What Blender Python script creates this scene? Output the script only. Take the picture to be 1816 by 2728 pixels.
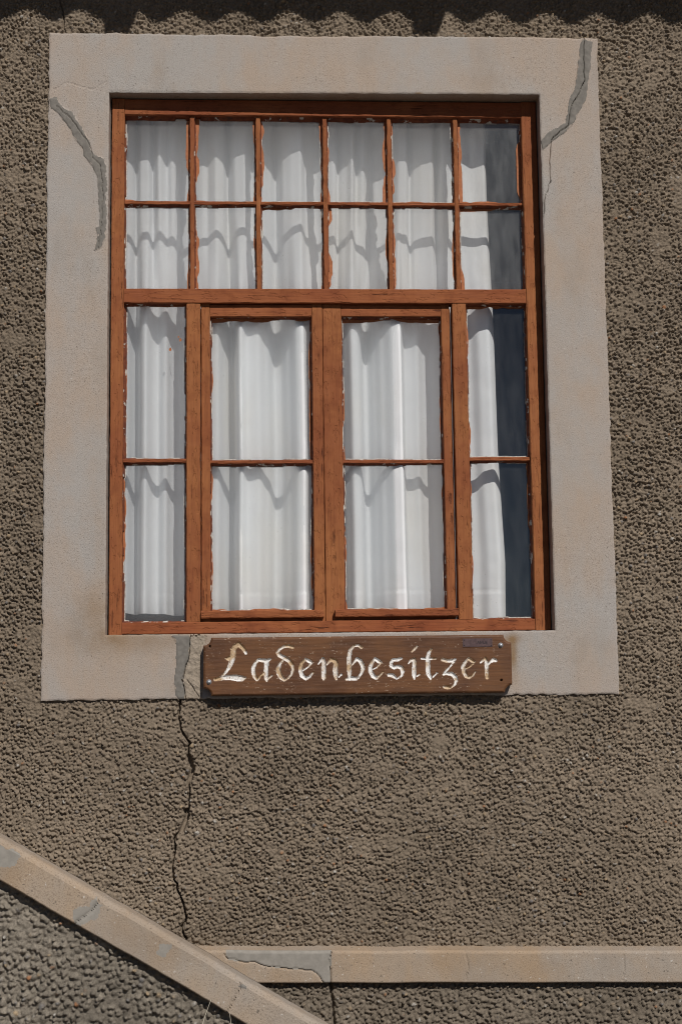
import bpy, math
import numpy as np
from mathutils import Vector, Matrix

for o in list(bpy.data.objects):
    bpy.data.objects.remove(o)
scene = bpy.context.scene
COL = scene.collection
rad = math.radians

# ------------------------------------------------------------------ camera
FPX = 4000.0                                  # focal length in photo pixels (photo 1816 x 2728)
YAW, PITCH, ROLL = rad(2.4539), rad(7.0669), rad(-0.7030)
CAM = np.array([0.0, -4.0, 1.6])
_f = np.array([math.sin(YAW) * math.cos(PITCH), math.cos(YAW) * math.cos(PITCH), math.sin(PITCH)])
_r0 = np.array([math.cos(YAW), -math.sin(YAW), 0.0])
_u0 = np.cross(_r0, _f)
_r = math.cos(ROLL) * _r0 + math.sin(ROLL) * _u0
_u = -math.sin(ROLL) * _r0 + math.cos(ROLL) * _u0
cam = bpy.data.cameras.new('camera')
camo = bpy.data.objects.new('camera', cam)
COL.objects.link(camo)
m = Matrix.Identity(4)
for i in range(3):
    m[i][0], m[i][1], m[i][2], m[i][3] = _r[i], _u[i], -_f[i], CAM[i]
camo.matrix_world = m
cam.sensor_fit = 'VERTICAL'
cam.sensor_height = 36.0
cam.sensor_width = 36.0
cam.lens = FPX * 36.0 / 2728.0
cam.clip_start = 0.05
cam.clip_end = 2000
scene.camera = camo

# ------------------------------------------------------------------ sky, sun, exposure
SUN = Vector((0.38, -1.0, 0.95)).normalized()     # direction towards the sun
world = bpy.data.worlds.new('World')
scene.world = world
world.use_nodes = True
wn = world.node_tree
sky = wn.nodes.new('ShaderNodeTexSky')
sky.sky_type = 'NISHITA'
sky.sun_disc = False
sky.sun_elevation = math.asin(SUN.z)
sky.sun_rotation = math.atan2(SUN.x, SUN.y)
sky.altitude = 1400
sky.air_density = 0.6
sky.dust_density = 0.15
bg = wn.nodes['Background']
bg.inputs['Strength'].default_value = 0.05
wn.links.new(sky.outputs['Color'], bg.inputs['Color'])
sl = bpy.data.lights.new('sun', 'SUN')
sl.energy = 5.0
sl.angle = rad(0.53)
sl.color = (1.0, 0.955, 0.90)
so_ = bpy.data.objects.new('sun', sl)
COL.objects.link(so_)
so_.location = (3, -8, 9)
so_.rotation_euler = SUN.to_track_quat('Z', 'Y').to_euler()
vs = scene.view_settings
vs.view_transform = 'Standard'
vs.look = 'None'
vs.exposure = -0.45
vs.gamma = 1.0
vs.use_curve_mapping = False
scene.cycles.filter_width = 1.05

# ------------------------------------------------------------------ helpers
def W(px, py, y=0.0):
    """measured photo point -> (x, z) metres on the upright plane at depth y"""
    d = _f + _r * (px - 908) / FPX + _u * (1364 - py) / FPX
    t = (y - CAM[1]) / d[1]
    p = CAM + d * t
    return p[0], p[2]

def WL(pts, y=0.0):
    return [W(a, b, y) for a, b in pts]

def hash2(ix, iy, seed):
    n = (ix.astype(np.int64) * 374761393 + iy.astype(np.int64) * 668265263 + seed * 974711) & 0x7fffffff
    n = ((n ^ (n >> 13)) * 1274126177) & 0x7fffffff
    n = ((n ^ (n >> 16)) * 668265263) & 0x7fffffff
    return (n & 0xffff) / 65535.0

def vnoise(x, y, scale, seed=0, octaves=1):
    x = np.asarray(x, float); y = np.asarray(y, float)
    out = 0.0; amp = 1.0; tot = 0.0
    for o in range(octaves):
        X = x * scale; Y = y * scale
        ix = np.floor(X); iy = np.floor(Y)
        fx = X - ix; fy = Y - iy
        fx = fx * fx * (3 - 2 * fx); fy = fy * fy * (3 - 2 * fy)
        ix = ix.astype(np.int64); iy = iy.astype(np.int64)
        a = hash2(ix, iy, seed + o); b = hash2(ix + 1, iy, seed + o)
        c = hash2(ix, iy + 1, seed + o); d = hash2(ix + 1, iy + 1, seed + o)
        v = (a * (1 - fx) + b * fx) * (1 - fy) + (c * (1 - fx) + d * fx) * fy
        out = out + amp * v; tot += amp
        amp *= 0.5; scale *= 2.03
    return out / tot          # 0..1

def smooth(e0, e1, v):
    t = np.clip((v - e0) / (e1 - e0), 0, 1)
    return t * t * (3 - 2 * t)

def poly_dist(X, Z, pts):
    """distance of every (X, Z) to a polyline and the nearest point on it"""
    best = np.full(X.shape, 1e9); nx = X.copy(); nz = Z.copy()
    for (ax, az), (bx, bz) in zip(pts[:-1], pts[1:]):
        sx, sz = bx - ax, bz - az
        L = sx * sx + sz * sz + 1e-12
        t = np.clip(((X - ax) * sx + (Z - az) * sz) / L, 0, 1)
        qx = ax + t * sx; qz = az + t * sz
        d = np.hypot(X - qx, Z - qz)
        k = d < best
        best = np.where(k, d, best); nx = np.where(k, qx, nx); nz = np.where(k, qz, nz)
    return best, nx, nz

def in_poly(X, Z, pts):
    ins = np.zeros(X.shape, bool)
    n = len(pts)
    for i in range(n):
        x1, z1 = pts[i]; x2, z2 = pts[(i + 1) % n]
        if z1 == z2:
            continue
        c = ((z1 > Z) != (z2 > Z)) & (X < (x2 - x1) * (Z - z1) / (z2 - z1) + x1)
        ins ^= c
    return ins

def jag(pts, step=0.012, amp=0.003, seed=1):
    """resample a polyline and give it a broken, wandering course"""
    rng = np.random.default_rng(seed)
    out = [pts[0]]
    for (ax, az), (bx, bz) in zip(pts[:-1], pts[1:]):
        L = math.hypot(bx - ax, bz - az)
        n = max(1, int(L / step))
        for k in range(1, n + 1):
            t = k / n
            j = amp if k < n else 0.0
            out.append((ax + (bx - ax) * t + rng.uniform(-j, j), az + (bz - az) * t + rng.uniform(-j, j)))
    return out

def link(o, parent=None):
    COL.objects.link(o)
    if parent is not None:
        o.parent = parent
    return o

def thing(name, label, cat, loc=(0, 0, 0), group=None):
    o = bpy.data.objects.new(name, None)
    o.empty_display_size = 0.1
    COL.objects.link(o)
    o.location = loc
    o['label'] = label
    o['category'] = cat
    o['kind'] = 'thing'
    if group:
        o['group'] = group
    return o

def mesh_obj(name, verts, faces, mat, parent=None, smooth_=False, origin=None):
    me = bpy.data.meshes.new(name)
    v = np.asarray(verts, float)
    if origin is not None:
        v = v - np.asarray(origin)
    me.from_pydata([tuple(p) for p in v], [], [tuple(int(i) for i in f) for f in faces])
    me.validate()
    me.update()
    if smooth_:
        me.polygons.foreach_set('use_smooth', [True] * len(me.polygons))
    me.materials.append(mat)
    o = bpy.data.objects.new(name, me)
    return link(o, parent)

def grid_obj(name, V, fmask, mat, parent=None, smooth_=True, attrs=None, skirt=None, flip=False):
    """V (nz, nx, 3) grid; keeps only faces where fmask; skirt=y: side walls from open edges back to that y"""
    nz, nx = V.shape[:2]
    idx = np.arange(nz * nx).reshape(nz, nx)
    q = np.stack([idx[:-1, :-1], idx[:-1, 1:], idx[1:, 1:], idx[1:, :-1]], -1)[fmask]
    if len(q) == 0:
        return None
    if flip:
        q = q[:, ::-1]
    used = np.unique(q)
    remap = np.full(nz * nx, -1, np.int64)
    remap[used] = np.arange(len(used))
    q = remap[q]
    verts = V.reshape(-1, 3)[used]
    extra = []
    if skirt is not None:
        e = np.concatenate([q[:, [0, 1]], q[:, [1, 2]], q[:, [2, 3]], q[:, [3, 0]]])
        key = np.sort(e, 1)
        k = key[:, 0] * (len(used) + 1) + key[:, 1]
        u, inv, cnt = np.unique(k, return_inverse=True, return_counts=True)
        be = e[cnt[inv] == 1]
        bv = np.unique(be)
        m2 = np.full(len(used), -1, np.int64)
        m2[bv] = len(used) + np.arange(len(bv))
        back = verts[bv].copy(); back[:, 1] = skirt
        verts = np.concatenate([verts, back])
        sk = np.stack([be[:, 1], be[:, 0], m2[be[:, 0]], m2[be[:, 1]]], 1)
        nq = len(q)
        q = np.concatenate([q, sk])
        src = np.concatenate([used, used[bv]])
    else:
        nq = len(q)
        src = used
    me = bpy.data.meshes.new(name)
    me.vertices.add(len(verts))
    me.vertices.foreach_set('co', verts.astype(np.float32).ravel())
    me.loops.add(len(q) * 4)
    me.loops.foreach_set('vertex_index', q.astype(np.int32).ravel())
    me.polygons.add(len(q))
    me.polygons.foreach_set('loop_start', (np.arange(len(q)) * 4).astype(np.int32))
    try:
        me.polygons.foreach_set('loop_total', np.full(len(q), 4, np.int32))
    except Exception:
        pass
    sm = np.full(len(q), smooth_)
    sm[nq:] = False
    me.update(calc_edges=True)
    me.polygons.foreach_set('use_smooth', sm)
    for an, arr in (attrs or {}).items():
        if arr.ndim == 3:
            a = me.attributes.new(an, 'FLOAT_COLOR', 'POINT')
            c = arr.reshape(-1, arr.shape[-1])[src]
            c4 = np.ones((len(c), 4), np.float32); c4[:, :3] = c
            a.data.foreach_set('color', c4.ravel())
        else:
            a = me.attributes.new(an, 'FLOAT', 'POINT')
            a.data.foreach_set('value', arr.reshape(-1)[src].astype(np.float32))
    me.validate()
    me.update()
    me.materials.append(mat)
    o = bpy.data.objects.new(name, me)
    return link(o, parent)

# ------------------------------------------------------------------ materials
class N:
    """tiny node-tree writer"""
    def __init__(self, name):
        self.m = bpy.data.materials.new(name)
        self.m.use_nodes = True
        self.t = self.m.node_tree
        self.t.nodes.clear()
        self.out = self.t.nodes.new('ShaderNodeOutputMaterial')
    def n(self, kind, **kw):
        nd = self.t.nodes.new('ShaderNode' + kind)
        for k, v in kw.items():
            setattr(nd, k, v)
        return nd
    def set(self, sock, v):
        if isinstance(v, bpy.types.NodeSocket):
            self.t.links.new(v, sock)
        else:
            sock.default_value = v
    def coord(self, scale=(1, 1, 1), loc=(0, 0, 0)):
        c = self.n('TexCoord'); mp = self.n('Mapping')
        self.t.links.new(c.outputs['Object'], mp.inputs['Vector'])
        mp.inputs['Scale'].default_value = scale
        mp.inputs['Location'].default_value = loc
        return mp.outputs[0]
    def noise(self, vec, scale, detail=4, rough=0.55, dist=0.0):
        nd = self.n('TexNoise')
        self.t.links.new(vec, nd.inputs['Vector'])
        nd.inputs['Scale'].default_value = scale
        nd.inputs['Detail'].default_value = detail
        nd.inputs['Roughness'].default_value = rough
        nd.inputs['Distortion'].default_value = dist
        return nd.outputs['Fac']
    def ramp(self, fac, a, b, c0=0.0, c1=1.0):
        nd = self.n('MapRange')
        nd.interpolation_type = 'SMOOTHSTEP'
        self.set(nd.inputs['Value'], fac)
        nd.inputs['From Min'].default_value = a
        nd.inputs['From Max'].default_value = b
        nd.inputs['To Min'].default_value = c0
        nd.inputs['To Max'].default_value = c1
        return nd.outputs[0]
    def mix(self, fac, a, b, blend='MIX'):
        nd = self.n('Mix', data_type='RGBA', blend_type=blend)
        self.set(nd.inputs[0], fac)
        for s, v in ((nd.inputs[6], a), (nd.inputs[7], b)):
            self.set(s, v if isinstance(v, bpy.types.NodeSocket) else (*v, 1.0))
        return nd.outputs[2]
    def math(self, op, a, b=0.0):
        nd = self.n('Math', operation=op)
        self.set(nd.inputs[0], a); self.set(nd.inputs[1], b)
        return nd.outputs[0]
    def attr(self, name, out='Fac'):
        nd = self.n('Attribute'); nd.attribute_name = name
        return nd.outputs[out]
    def bump(self, h, strength, dist, normal=None):
        nd = self.n('Bump')
        nd.inputs['Strength'].default_value = strength
        nd.inputs['Distance'].default_value = dist
        self.set(nd.inputs['Height'], h)
        if normal is not None:
            self.t.links.new(normal, nd.inputs['Normal'])
        return nd.outputs[0]
    def principled(self, color, rough=0.9, normal=None, spec=0.3, metal=0.0, **kw):
        p = self.n('BsdfPrincipled')
        self.set(p.inputs['Base Color'], color if isinstance(color, bpy.types.NodeSocket) else (*color, 1.0))
        self.set(p.inputs['Roughness'], rough)
        p.inputs['Specular IOR Level'].default_value = spec
        p.inputs['Metallic'].default_value = metal
        if normal is not None:
            self.t.links.new(normal, p.inputs['Normal'])
        return p.outputs[0]
    def done(self, sh):
        self.t.links.new(sh, self.out.inputs['Surface'])
        return self.m

def mat_roughcast(name):
    k = N(name)
    v = k.coord()
    c = k.attr('col', 'Color')
    n1 = k.noise(v, 260, 3)
    n2 = k.noise(v, 2.3, 3)
    c = k.mix(k.ramp(n1, 0.3, 0.75), c, (0.72, 0.72, 0.72), 'MULTIPLY')
    c = k.mix(k.ramp(n2, 0.35, 0.7, 0.0, 0.22), c, (0.60, 0.57, 0.53), 'MULTIPLY')
    b = k.bump(k.noise(v, 420, 4, 0.6), 0.9, 0.0022)
    return k.done(k.principled(c, 0.95, b, 0.15))

def mat_plaster(name, warm, grey, speck=0.5, bumpd=0.0012, band=False):
    k = N(name)
    v = k.coord()
    big = k.noise(k.coord((1, 1, 0.8)), 3.2, 4, 0.55, 0.3)
    mid = k.noise(k.coord((1.6, 1, 0.7)), 11.0, 5, 0.6)
    f = k.math('ADD', k.ramp(big, 0.36, 0.64, 0.0, 0.80), k.ramp(mid, 0.35, 0.7, -0.15, 0.35))
    c = k.mix(f, grey, warm)
    fine = k.noise(v, 330, 3, 0.6)
    c = k.mix(k.ramp(fine, 0.50, 0.70, 0.0, speck), c, (0.52, 0.50, 0.48), 'MULTIPLY')
    sp2 = k.noise(v, 150, 2, 0.4)
    c = k.mix(k.ramp(sp2, 0.70, 0.76, 0.0, 0.5), c, (0.70, 0.67, 0.62))
    c = k.mix(k.ramp(sp2, 0.31, 0.25, 0.0, 0.7), c, (0.10, 0.085, 0.07))
    c = k.mix(k.ramp(mid, 0.62, 0.80, 0.0, 0.25), c, (0.36, 0.33, 0.30))
    c = k.mix(k.attr('stain'), c, (0.24, 0.145, 0.065), 'MIX')
    c = k.mix(k.ramp(k.noise(k.coord((1.0, 1, 0.45), (5, 2, 1)), 6.5, 5, 0.62), 0.52, 0.74, 0.0, 0.42), c, (0.285, 0.232, 0.185))
    h = k.math('ADD', k.math('MULTIPLY', k.noise(v, 300, 4, 0.7), 1.0), k.math('MULTIPLY', k.noise(v, 24, 4), 1.2))
    return k.done(k.principled(c, 0.93, k.bump(h, 0.6, bumpd), 0.2))

def mat_paint(name, axis, base=(0.270, 0.088, 0.036), dark=(0.150, 0.045, 0.023), light=(0.350, 0.136, 0.050)):
    """weathered red-brown paint over grained softwood; axis = grain direction"""
    k = N(name)
    s = [1.0, 1.0, 1.0]
    s['XYZ'.index(axis)] = 0.05
    g = k.coord(tuple(s))
    v = k.coord()
    blot = k.noise(v, 3.0, 4, 0.6)
    blot2 = k.noise(v, 22, 4, 0.6)
    c = k.mix(k.ramp(blot, 0.32, 0.68), base, light)
    c = k.mix(k.ramp(blot2, 0.45, 0.75, 0.0, 0.45), c, dark)
    grain = k.noise(g, 210, 5, 0.65, 0.15)
    crk = k.noise(g, 120, 3, 0.7, 0.3)
    crack = k.math('MULTIPLY', k.ramp(crk, 0.63, 0.69), k.ramp(blot2, 0.40, 0.60))
    c = k.mix(k.ramp(grain, 0.35, 0.75, 0.0, 0.45), c, dark)
    c = k.mix(k.math('MULTIPLY', crack, 0.6), c, (0.065, 0.022, 0.016))
    h = k.math('SUBTRACT', k.math('MULTIPLY', grain, 0.6), k.math('MULTIPLY', crack, 1.6))
    flake = k.ramp(k.noise(k.coord(tuple(0.35 if q < 1 else 1.0 for q in s)), 70, 4, 0.6), 0.56, 0.60)
    h = k.math('SUBTRACT', h, k.math('MULTIPLY', flake, 0.55))
    nrm = k.bump(h, 0.85, 0.0022)
    return k.done(k.principled(c, k.ramp(blot2, 0.3, 0.7, 0.70, 0.90), nrm, 0.15))

def mat_putty(name):
    k = N(name)
    v = k.coord()
    a = k.noise(v, 34, 4, 0.65)
    b = k.noise(k.coord((1, 1, 0.8), (3, 1, 2)), 60, 4, 0.6)
    c = k.mix(k.ramp(b, 0.35, 0.65), (0.21, 0.062, 0.028), (0.115, 0.034, 0.020))
    w = k.ramp(k.math('ADD', a, k.math('MULTIPLY', b, 0.35)), 0.760, 0.790)
    c = k.mix(w, c, (0.56, 0.53, 0.48))
    d = k.ramp(k.math('ADD', a, k.math('MULTIPLY', b, 0.35)), 0.545, 0.52)
    c = k.mix(d, c, (0.10, 0.045, 0.032))
    return k.done(k.principled(c, 0.8, k.bump(b, 0.9, 0.003), 0.25))

def mat_simple(name, col, rough=0.8, bs=0.0, bd=0.001, bscale=60, metal=0.0, var=0.25, spec=0.3):
    k = N(name)
    v = k.coord()
    n_ = k.noise(v, bscale, 5, 0.6)
    c = k.mix(k.ramp(n_, 0.3, 0.7), tuple(x * (1 - var) for x in col), tuple(min(1, x * (1 + var)) for x in col))
    nrm = k.bump(n_, bs, bd) if bs else None
    return k.done(k.principled(c, rough, nrm, spec, metal))

def mat_glass(name, dirt, streak=0.5, specks=0.0, haze=0.2):
    k = N(name)
    v = k.coord()
    tr = k.n('BsdfTransparent'); tr.inputs[0].default_value = (0.99, 0.995, 0.995, 1)
    gl = k.n('BsdfGlossy'); gl.inputs['Roughness'].default_value = 0.012
    wob = k.bump(k.noise(k.coord((1, 1, 0.5)), 7, 2), 0.05, 0.02)
    k.t.links.new(wob, gl.inputs['Normal'])
    lw = k.n('LayerWeight'); lw.inputs['Blend'].default_value = 0.5
    fr = k.math('ADD', 0.058, k.math('MULTIPLY', k.math('POWER', lw.outputs['Facing'], 5.0), 0.95))
    m1 = k.n('MixShader')
    k.t.links.new(fr, m1.inputs[0])
    k.t.links.new(tr.outputs[0], m1.inputs[1]); k.t.links.new(gl.outputs[0], m1.inputs[2])
    rf = k.n('BsdfTranslucent'); rf.inputs[0].default_value = (0.93, 0.935, 0.93, 1)      # grime that spreads sunlight inwards
    mh = k.n('MixShader'); mh.inputs[0].default_value = haze
    k.t.links.new(m1.outputs[0], mh.inputs[1]); k.t.links.new(rf.outputs[0], mh.inputs[2])
    m1 = mh
    df = k.n('BsdfDiffuse'); df.inputs[0].default_value = (0.52, 0.53, 0.53, 1)
    n1 = k.noise(k.coord((1, 1, 0.25)), 38, 4, 0.6)
    n2 = k.noise(v, 6, 3, 0.6)
    n3 = k.noise(v, 230, 1, 0.3)
    f = k.math('ADD', k.ramp(n1, 0.3, 0.75, dirt * (1 - streak), dirt * (1 + streak)), k.ramp(n2, 0.3, 0.75, 0.0, dirt * 0.4))
    if specks:
        f = k.math('ADD', f, k.math('MULTIPLY', k.ramp(n3, 0.775, 0.80, 0.0, specks), k.ramp(k.noise(k.coord((1, 1, 0.6)), 9, 2), 0.45, 0.6)))
    m2 = k.n('MixShader')
    k.t.links.new(f, m2.inputs[0])
    k.t.links.new(m1.outputs[0], m2.inputs[1]); k.t.links.new(df.outputs[0], m2.inputs[2])
    return k.done(m2.outputs[0])

def mat_curtain(name):
    k = N(name)
    v = k.coord()
    weave = k.noise(k.coord((1, 1, 0.15)), 300, 3, 0.6)
    yel = k.noise(k.coord((1, 1, 0.35)), 5, 3, 0.6)
    c = k.mix(k.ramp(yel, 0.42, 0.70, 0.0, 0.7), (0.925, 0.94, 0.955), (0.92, 0.89, 0.83))
    c = k.mix(k.ramp(weave, 0.3, 0.7, 0.0, 0.05), c, (0.6, 0.6, 0.6))
    nrm = k.bump(k.math('ADD', k.math('MULTIPLY', weave, 0.03), k.noise(k.coord((1, 1, 0.4)), 24, 4, 0.55)), 0.08, 0.006)
    d = k.n('BsdfDiffuse'); t = k.n('BsdfTranslucent')
    for s in (d, t):
        k.t.links.new(c, s.inputs['Color']); k.t.links.new(nrm, s.inputs['Normal'])
    mx = k.n('MixShader'); mx.inputs[0].default_value = 0.14
    k.t.links.new(d.outputs[0], mx.inputs[1]); k.t.links.new(t.outputs[0], mx.inputs[2])
    return k.done(mx.outputs[0])

def mat_board(name):
    k = N(name)
    v = k.coord()
    g = k.coord((0.06, 1, 1))
    grain = k.noise(g, 190, 5, 0.65, 0.2)
    blot = k.noise(v, 9, 4, 0.6)
    c = k.mix(k.ramp(blot, 0.35, 0.66), (0.108, 0.045, 0.019), (0.160, 0.069, 0.027))
    c = k.mix(k.ramp(grain, 0.4, 0.7, 0.0, 0.38), c, (0.050, 0.024, 0.014))
    c = k.mix(k.ramp(k.noise(k.coord((0.25, 1, 1)), 30, 4, 0.6), 0.60, 0.78, 0.0, 0.55), c, (0.17, 0.080, 0.033))
    zone = k.ramp(k.noise(v, 13, 3, 0.6), 0.47, 0.58)
    fl = k.ramp(k.noise(k.coord((0.35, 1, 1.0)), 250, 3, 0.7), 0.61, 0.65)
    c = k.mix(k.math('MULTIPLY', k.math('MULTIPLY', fl, zone), 0.85), c, (0.45, 0.33, 0.24))
    nrm = k.bump(k.math('SUBTRACT', k.math('MULTIPLY', grain, -0.8), k.math('MULTIPLY', k.noise(v, 90, 3), 0.5)), 0.5, 0.0016)
    return k.done(k.principled(c, k.ramp(blot, 0.3, 0.7, 0.5, 0.75), nrm, 0.35))

def mat_letter(name):
    k = N(name)
    v = k.coord()
    n_ = k.noise(v, 28, 3, 0.6)
    f = k.noise(v, 210, 4, 0.65)
    c = k.mix(k.ramp(n_, 0.42, 0.62), (0.80, 0.785, 0.76), (0.50, 0.36, 0.22))
    c = k.mix(k.ramp(f, 0.54, 0.64, 0.0, 0.85), c, (0.22, 0.125, 0.065))
    c = k.mix(k.ramp(f, 0.36, 0.28, 0.0, 0.7), c, (0.10, 0.08, 0.07))
    return k.done(k.principled(c, 0.75, k.bump(f, 0.7, 0.0012), 0.3))

M = {}
M['roughcast'] = mat_roughcast('roughcast_render')
M['plaster'] = mat_plaster('surround_plaster', (0.418, 0.338, 0.274), (0.395, 0.364, 0.336), 0.75, 0.0022)
M['coping'] = mat_plaster('coping_plaster', (0.400, 0.300, 0.210), (0.365, 0.315, 0.265), 0.7, 0.0020)
M['patch'] = mat_simple('cement_patch', (0.190, 0.175, 0.155), 0.92, 0.5, 0.0012, 90, var=0.14)
M['patch_light'] = mat_simple('pale_cement_patch', (0.290, 0.268, 0.236), 0.92, 0.4, 0.0010, 70, var=0.10)
M['rubble'] = mat_simple('broken_mortar', (0.33, 0.275, 0.215), 0.95, 1.0, 0.0040, 120, var=0.18)
M['paint_x'] = mat_paint('painted_wood_grain_across', 'X', (0.245, 0.072, 0.030), (0.135, 0.039, 0.021), (0.320, 0.110, 0.042))
M['paint_z'] = mat_paint('painted_wood_grain_up', 'Z')
M['putty'] = mat_putty('flaking_putty')
M['bare_putty'] = mat_simple('bare_putty', (0.46, 0.44, 0.40), 0.9, 0.5, 0.001, 160, var=0.35)
M['smear'] = mat_simple('paint_smear', (0.37, 0.130, 0.050), 0.65, 0.4, 0.001, 120, var=0.18)
M['glass_top'] = mat_glass('dusty_glass', 0.035, 0.25, 0.15, 0.18)
M['glass_low'] = mat_glass('side_light_glass', 0.013, 0.8, 0.6, 0.020)
M['glass_mid'] = mat_glass('casement_glass', 0.010, 0.5, 0.2, 0.19)
M['glass_clear'] = mat_glass('clearer_upper_glass', 0.062, 0.6, 0.5, 0.060)
M['curtain'] = mat_curtain('curtain_cotton')
M['board'] = mat_board('stained_sign_board')
M['letter'] = mat_letter('worn_letter_paint')
M['bolt'] = mat_simple('zinc_bolt', (0.45, 0.47, 0.50), 0.45, 0.2, 0.0005, 200, metal=0.6, var=0.15)
M['plaque'] = mat_simple('tarnished_plate', (0.115, 0.075, 0.075), 0.5, 0.25, 0.0006, 140, metal=0.35, var=0.2)
M['engrave'] = mat_simple('engraved_line', (0.035, 0.027, 0.032), 0.7, var=0.1)
M['hole'] = mat_simple('screw_hole_wood', (0.03, 0.018, 0.012), 0.9)
M['roof'] = mat_simple('weathered_sheet_metal', (0.33, 0.32, 0.31), 0.55, 0.2, 0.001, 12, metal=0.5)
M['rafter'] = mat_simple('weathered_timber', (0.17, 0.10, 0.065), 0.85, 0.5, 0.002, 40)
M['sand'] = mat_simple('dry_sandy_ground', (0.13, 0.105, 0.08), 0.95, 0.6, 0.01, 5, var=0.2)
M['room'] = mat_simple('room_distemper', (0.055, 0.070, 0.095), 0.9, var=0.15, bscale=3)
M['step'] = mat_simple('worn_concrete', (0.32, 0.28, 0.24), 0.93, 0.5, 0.003, 30, var=0.2)
M['straw'] = mat_simple('dry_straw', (0.55, 0.50, 0.40), 0.7, var=0.15)

# ------------------------------------------------------------------ roughcast relief
def stone_field(x0, x1, z0, z1, step, spacing, seed, relief=0.0088, flat=0.35, tilt=0.58, rsc=1.0):
    """pebbles thrown into mortar: height above the mortar bed and colour of every grid point"""
    rng = np.random.default_rng(seed)
    nx = int(round((x1 - x0) / step)) + 1
    nz = int(round((z1 - z0) / step)) + 1
    xs = x0 + np.arange(nx) * step
    zs = z0 + np.arange(nz) * step
    X, Z = np.meshgrid(xs, zs)
    H = (vnoise(X, Z, 70, seed, 3) - 0.45) * 0.004
    cid = np.full(nz * nx, -1, np.int64)
    cxn = int((x1 - x0) / spacing) + 1
    czn = int((z1 - z0) / spacing) + 1
    gx, gz = np.meshgrid(np.arange(cxn), np.arange(czn))
    sx = x0 + (gx.ravel() + rng.uniform(-0.1, 1.1, gx.size)) * spacing
    sz = z0 + (gz.ravel() + rng.uniform(-0.1, 1.1, gx.size)) * spacing
    dens = vnoise(sx, sz, 9, seed + 5, 2)
    keep = rng.uniform(0, 1, sx.size) < 0.62 + 0.75 * smooth(0.25, 0.55, dens)
    sx, sz, dens = sx[keep], sz[keep], dens[keep]
    n = sx.size
    R = spacing * (0.42 + 0.60 * rng.beta(1.3, 2.2, n)) * rsc * np.where(rng.uniform(0, 1, n) < 0.06, 1.35, 1.0)
    asp = rng.uniform(0.62, 1.0, n)
    ang = rng.uniform(0, math.pi, n)
    ca, sa = np.cos(ang), np.sin(ang)
    hh = relief * rng.uniform(0.30, 1.05, n) * (0.75 + 0.45 * dens) * (0.82 + 0.34 * vnoise(sx, sz, 2.4, seed + 77, 2))
    tx = rng.normal(0, tilt, n); tz = rng.normal(0, tilt, n)
    pw = rng.uniform(1.05, 3.2, n)
    K = int(math.ceil(spacing * 1.38 * rsc / step))
    ci = np.round((sx - x0) / step).astype(int)
    cj = np.round((sz - z0) / step).astype(int)
    Hf = H.ravel()
    for dj in range(-K, K + 1):
        for di in range(-K, K + 1):
            i = ci + di; j = cj + dj
            ok = (i >= 0) & (i < nx) & (j >= 0) & (j < nz)
            ii = np.clip(i, 0, nx - 1); jj = np.clip(j, 0, nz - 1)
            dx = x0 + ii * step - sx; dz = z0 + jj * step - sz
            a = np.abs((dx * ca + dz * sa) / R); b = np.abs((-dx * sa + dz * ca) / (R * asp))
            mm = (a ** pw + b ** pw) ** (1 / pw)
            ok &= mm < 1.0
            h = hh * (1 - flat * mm ** 2 - (1 - flat) * mm ** 6) + tx * dx + tz * dz
            kk = (jj * nx + ii)[ok]; hv = h[ok]; sid = np.nonzero(ok)[0]
            # stones do not share a cell at one offset often; resolve by max
            better = hv > Hf[kk]
            kk, hv, sid = kk[better], hv[better], sid[better]
            o_ = np.argsort(hv)
            Hf[kk[o_]] = hv[o_]; cid[kk[o_]] = sid[o_]
    H = Hf.reshape(nz, nx)
    H = H + (vnoise(X, Z, 190, seed + 9, 2) - 0.5) * 0.0042
    # broad trowelled unevenness, and places where slurry fills the stones
    slur = smooth(0.68, 0.86, vnoise(X, Z, 14, seed + 21, 2))
    H = H * (1 - 0.55 * slur) + slur * relief * 0.30
    H = H + (vnoise(X, Z, 3.0, seed + 31, 2) - 0.5) * 0.004
    tone = np.concatenate([rng.normal(0, 0.10, n), [0.0]])
    kind = np.concatenate([rng.uniform(0, 1, n), [1.0]])
    return X, Z, H, tone[cid].reshape(nz, nx), kind[cid].reshape(nz, nx)

def stone_colour(X, Z, H, tone, kind, base, seed, relief=0.010, exotic=1.0):
    b = np.array(base)
    lum = 1.0 + 1.1 * tone + 0.28 * (vnoise(X, Z, 5, seed, 3) - 0.5) + 0.30 * (vnoise(X * 2.2, Z * 0.7, 1.3, seed + 4, 3) - 0.5)
    C = b[None, None, :] * lum[..., None]
    hi = smooth(0.35, 0.9, H / relief)                       # only stones that stand proud show their own colour
    for lo, hi_k, col in ((0.0, 0.008, (0.42, 0.19, 0.085)), (0.008, 0.030, (0.46, 0.34, 0.21)),
                          (0.030, 0.046, (0.56, 0.53, 0.48)), (0.046, 0.075, (0.22, 0.21, 0.205))):
        k = ((kind >= lo * exotic) & (kind < hi_k * exotic)) * hi * 0.8
        C = C * (1 - k[..., None]) + np.array(col)[None, None, :] * k[..., None]
    return np.clip(C, 0.02, 0.9)

def facemid(A):
    return 0.25 * (A[:-1, :-1] + A[1:, :-1] + A[:-1, 1:] + A[1:, 1:])

BEIGE = (0.258, 0.206, 0.153)
GREYB = (0.210, 0.174, 0.134)
SO = (-0.6217, 0.9078, 1.6032, 3.4376)       # surround outer x0 x1 z0 z1
OP = (-0.4554, 0.7411, 1.7731, 3.2711)       # window opening
def PLZ(x):                                  # the plinth course runs slightly downhill to the right
    return 0.958 - 0.0193 * (x + 0.14)
BED = 0.0105                                 # depth of the mortar bed behind the surround's face

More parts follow.
